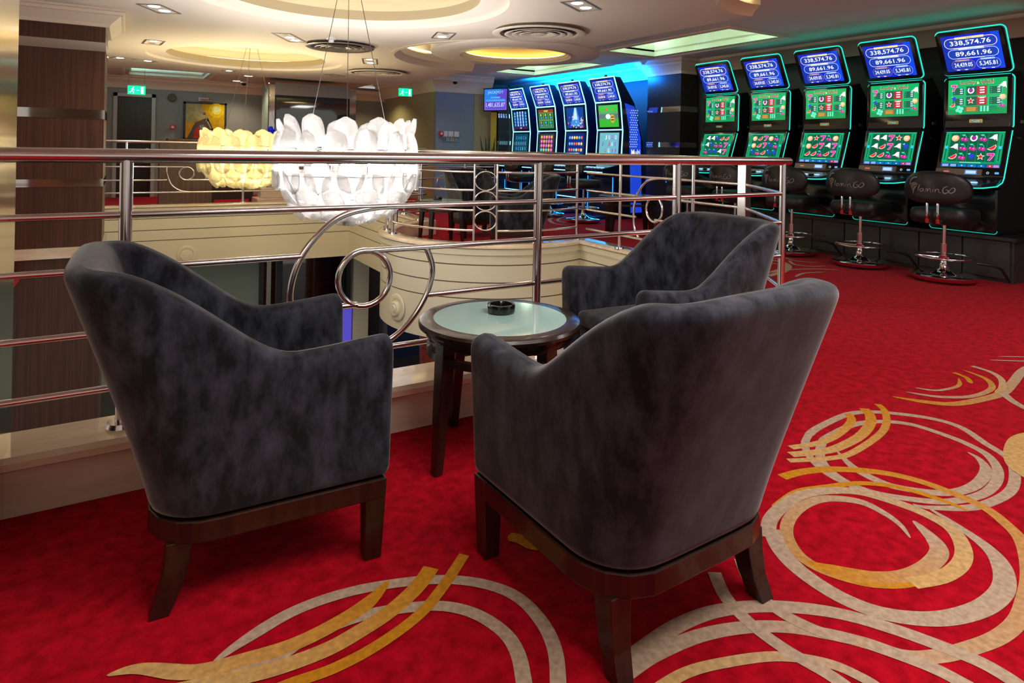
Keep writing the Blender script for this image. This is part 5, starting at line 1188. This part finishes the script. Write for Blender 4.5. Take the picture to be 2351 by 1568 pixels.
# stone step block with a small railing beside the chandelier
r = empty('stone_step', (2.45, 12.35, 0), 0, 'pale stone step block behind the far railing, by the white chandelier', 'step'); t = MB(); t.box(-.40, 0, 0, .7, .6, .17); t.build('lower_step', 'riser', r, bevel=.006); t = MB(); t.box(-.30, .25, .171, .7, .6, .34); t.build('upper_step', 'riser', r, bevel=.006)
r = empty('stair_railing', (2.60, 12.8, .345), 0, 'low steel stair railing on the pale stone steps', 'railing'); t = MB(); t.tube([(-.42, 0, .62), (.5, 0, .62)], .018, 10); t.build('handrail', 'steel', r, smooth='auto')
for s in (-.4, 0, .45): post(r, (s, 0, 0), .012, 0, .62)
for z in (.2, .34, .48): pipe(r, [(-.4, 0, z), (.45, 0, z)], .008, 'bar')
# glass booth with steel corner posts
gb = empty('glass_booth', (3.2, 13.0, 0), 0, 'dark glass booth with steel corner columns behind the white chandelier', 'booth')
for x0, x1 in ((-.86, -.76), (.70, .83)): t = MB(); t.box(x0, 0, 0, x1, .12, 2.36); t.build('corner_column', 'mirror', gb)
t = MB(); t.box(-.76, 0, 2.12, .70, .08, 2.36); t.build('top_fascia', 'silver', gb)
t = MB(); t.box(-.76, 0, 0, .70, .08, 1.24); t.build('base_panel', 'silver', gb)
for x0, x1, z0, z1 in ((-.76, -.73, 1.24, 2.12), (.67, .70, 1.24, 2.12), (-.73, .67, 1.24, 1.27), (-.73, .67, 2.07, 2.12)): t = MB(); t.box(x0, .0, z0, x1, .05, z1); t.build('window_frame', 'frame_black', gb)
t = MB(); t.box(-.73, .02, 1.27, .67, .03, 2.07); t.build('glass_pane', 'glass', gb)
t = MB(); t.box(-.76, 1.3, 0, .70, 1.35, 2.36); t.box(-.76, .08, 0, -.74, 1.3, 2.36); t.box(.68, .08, 0, .70, 1.3, 2.36); t.build('rear_partition', 'greenpanel', gb)
for x in (-.56, .40): t = MB(); t.box(x-.06, 1.1, .8, x+.06, 1.15, 2.30); t.build('mullion', 'frame_black', gb)
r = empty('foil_balloon', (2.40, 12.92, 1.15), 0, 'shiny blue foil bow hanging on the booth corner', 'balloon'); t = MB()
for a, s in ((0, .13), (2.2, .10), (4.1, .09)): t.lathe([(s*.55*cos(b), s*.6*sin(b)) for b in [-PI/2+PI*j/8 for j in range(9)]], c=(.07*cos(a), .03*sin(a), .24+.08*sin(a)), n=14)
t.build('bow', 'bluefoil', r, smooth=True); t = MB(); t.loft([[(-.03, 0, .16), (.03, 0, .16), (.03, .01, .16), (-.03, .01, .16)], [(-.02, 0, .0), (.06, 0, .0), (.06, .01, .0), (-.02, .01, .0)]]); t.build('ribbon', 'bluefoil', r)
# jackpot television
tv = empty('jackpot_television', (6.76, 12.02, 1.96), rad(-62), 'hanging television with violet jackpot figures left of the blue machines', 'television')
t = MB(); t.box(-.31, 0, 0, .31, .06, .50); t.build('bezel', 'frame_black', tv, bevel=.005)
p = Paint(.001); w_, h_ = .57, .45; p.rect(-w_/2, -h_/2, w_/2, h_/2, (.10, .06, .55)); p.L = 1; p.poly([(-w_/2, h_/2), (w_*.3, h_/2), (-w_*.1, 0), (-w_/2, -.05)], (.02, .20, .70)); p.rect(-w_*.42, -h_*.08, w_*.42, h_*.02, (.05, .35, .8)); p.rect(-w_*.22, h_*.06, w_*.2, h_*.14, (.1, .4, .85))
p.line(rrect(w_*.92, h_*.40, .01, 2, 0, -h_*.26), .006, (.35, .25, .8), True); p.L = 2; p.text('JACKPOT', 0, h_*.33, w_*.7, h_*.16, (.35, .55, .95)); p.text('1,481,635.87', 0, -h_*.26, w_*.84, h_*.24, (.55, .6, 1))
p.build('display', lambda a, b, d_: (a, -.002-d_, .25+b), 'screen', tv)
t = MB(); t.box(-.05, .06, .1, .05, .20, .2); t.build('wall_bracket', 'matblack', tv)
# yellow banner and plant beside the far pillar
r = empty('yellow_banner', (6.84, 12.22, 0), 0, 'narrow yellow banner standing left of the far pillar under the television', 'banner'); t = MB(); t.box(-.07, 0, .05, .07, .02, 1.95); t.build('cloth', 'bannery', r); t = MB(); t.box(-.09, -.08, 0, .09, .08, .05); t.build('foot', 'matblack', r)
pp = empty('potted_plant', (6.60, 11.98, 0), 0, 'dark leafy potted plant left of the far pillar', 'plant'); t = MB(); t.lathe([(0, 0), (.12, 0), (.16, .30), (.14, .30), (0, .27)], n=20); t.build('pot', 'matblack', pp, smooth='auto')
for k in range(9):
    a = k*.7; b = .10+.03*(k % 3); P = [(b*t_*cos(a)*1.5, b*t_*sin(a)*1.5, .28+1.15*t_-.25*t_*t_*(k % 2)) for t_ in (0, .3, .6, .85, 1)]
    t = MB(); t.tube(P, .02, 6, rr=[.008, .02, .026, .016, .002]); t.build('leaf', 'green_leaf', pp, smooth=True)
# wall switches of lower level: frames, glass and lit panels
for k, (x0, x1, y_, m_, lab) in enumerate(((2.30, 2.38, 13.45, 'frame_black', ''), (2.45, 2.52, 13.45, 'silver', ''), (2.62, 2.72, 13.45, 'frame_black', ''), (4.02, 4.10, 13.35, 'frame_black', ''))):
    t = MB(); t.box(x0, y_, -3.2, x1, y_+.08, -.84); t = t.build('trim_%d' % (30+k), m_); tag(t, kind='structure')
t = MB(); t.box(2.4, 14.2, -3.2, 3.9, 14.25, -.84); t = t.build('wall_lower_red', 'redwood'); tag(t, kind='structure')
r = empty('glass_partition', (3.37, 13.5, -3.2), 0, 'tall dark glass partition on the lower floor seen through the railing scroll', 'partition'); t = MB(); t.box(-.62, 0, 0, .62, .012, 2.36); t.build('glass_pane', 'glass', r)
for x in (-.64, 0, .62): t = MB(); t.box(x-.015, -.01, 0, x+.015, .03, 2.36); t.build('mullion', 'frame_black', r)
r = empty('red_armchair', (3.75, 13.84, -3.2), 0, 'bright red rounded chair behind the glass on the lower floor', 'chair'); t = MB(); t.lathe([(0, 1.0), (.22, 1.0), (.30, 1.1), (.30, 1.55), (.26, 1.60), (.22, 1.55), (.20, 1.15)], n=24); t.build('shell', 'red', r, smooth='auto'); t = MB(); t.lathe([(0, 0), (.2, 0), (.2, .03), (.04, .05), (.04, 1.0), (0, 1.0)], n=20); t.build('pedestal', 'chrome', r, smooth='auto')
r = empty('violet_light_panel', (4.0, 13.3, -3.2), 0, 'violet-lit frosted panel at the foot of the glass on the lower floor', 'light panel'); t = MB(); t.box(-.45, 0, 0, .12, .03, 1.0); t.build('panel', 'purple', r)
r = empty('round_bar_counter', (4.75, 9.6, -3.2), 0, 'round bar counter with pale worktop below the round bay', 'bar counter'); t = MB(); t.lathe([(0, 1.5), (.70, 1.5), (.72, 1.52), (.72, 1.545), (.70, 1.56), (0, 1.56)], n=48); t.build('worktop', 'white', r, smooth='auto'); t = MB(); t.lathe([(.62, 1.5), (.60, .75), (.62, 0)], n=48); t.build('front', 'redwood', r, smooth='auto')
r = empty('black_vase', (4.40, 9.45, -1.64), 0, 'rounded black vase on the pale bar worktop below', 'vase'); t = MB(); t.lathe([(0, 0), (.07, 0), (.11, .10), (.10, .22), (.05, .28), (.06, .30), (.05, .30), (.04, .28)], n=24); t.build('body', 'black', r, smooth='auto')
r = empty('blue_lit_machine', (5.0, 12.6, -3.2), 0, 'machine glowing blue on the lower floor beyond the bay', 'slot machine'); t = MB(); t.box(-.35, 0, 0, .35, .5, 2.1); t.build('cabinet', 'navy', r); t = MB(); t.box(-.3, -.01, 1.1, .3, 0, 2.0); t.build('screen', 'bluestrip', r)
M_ = None
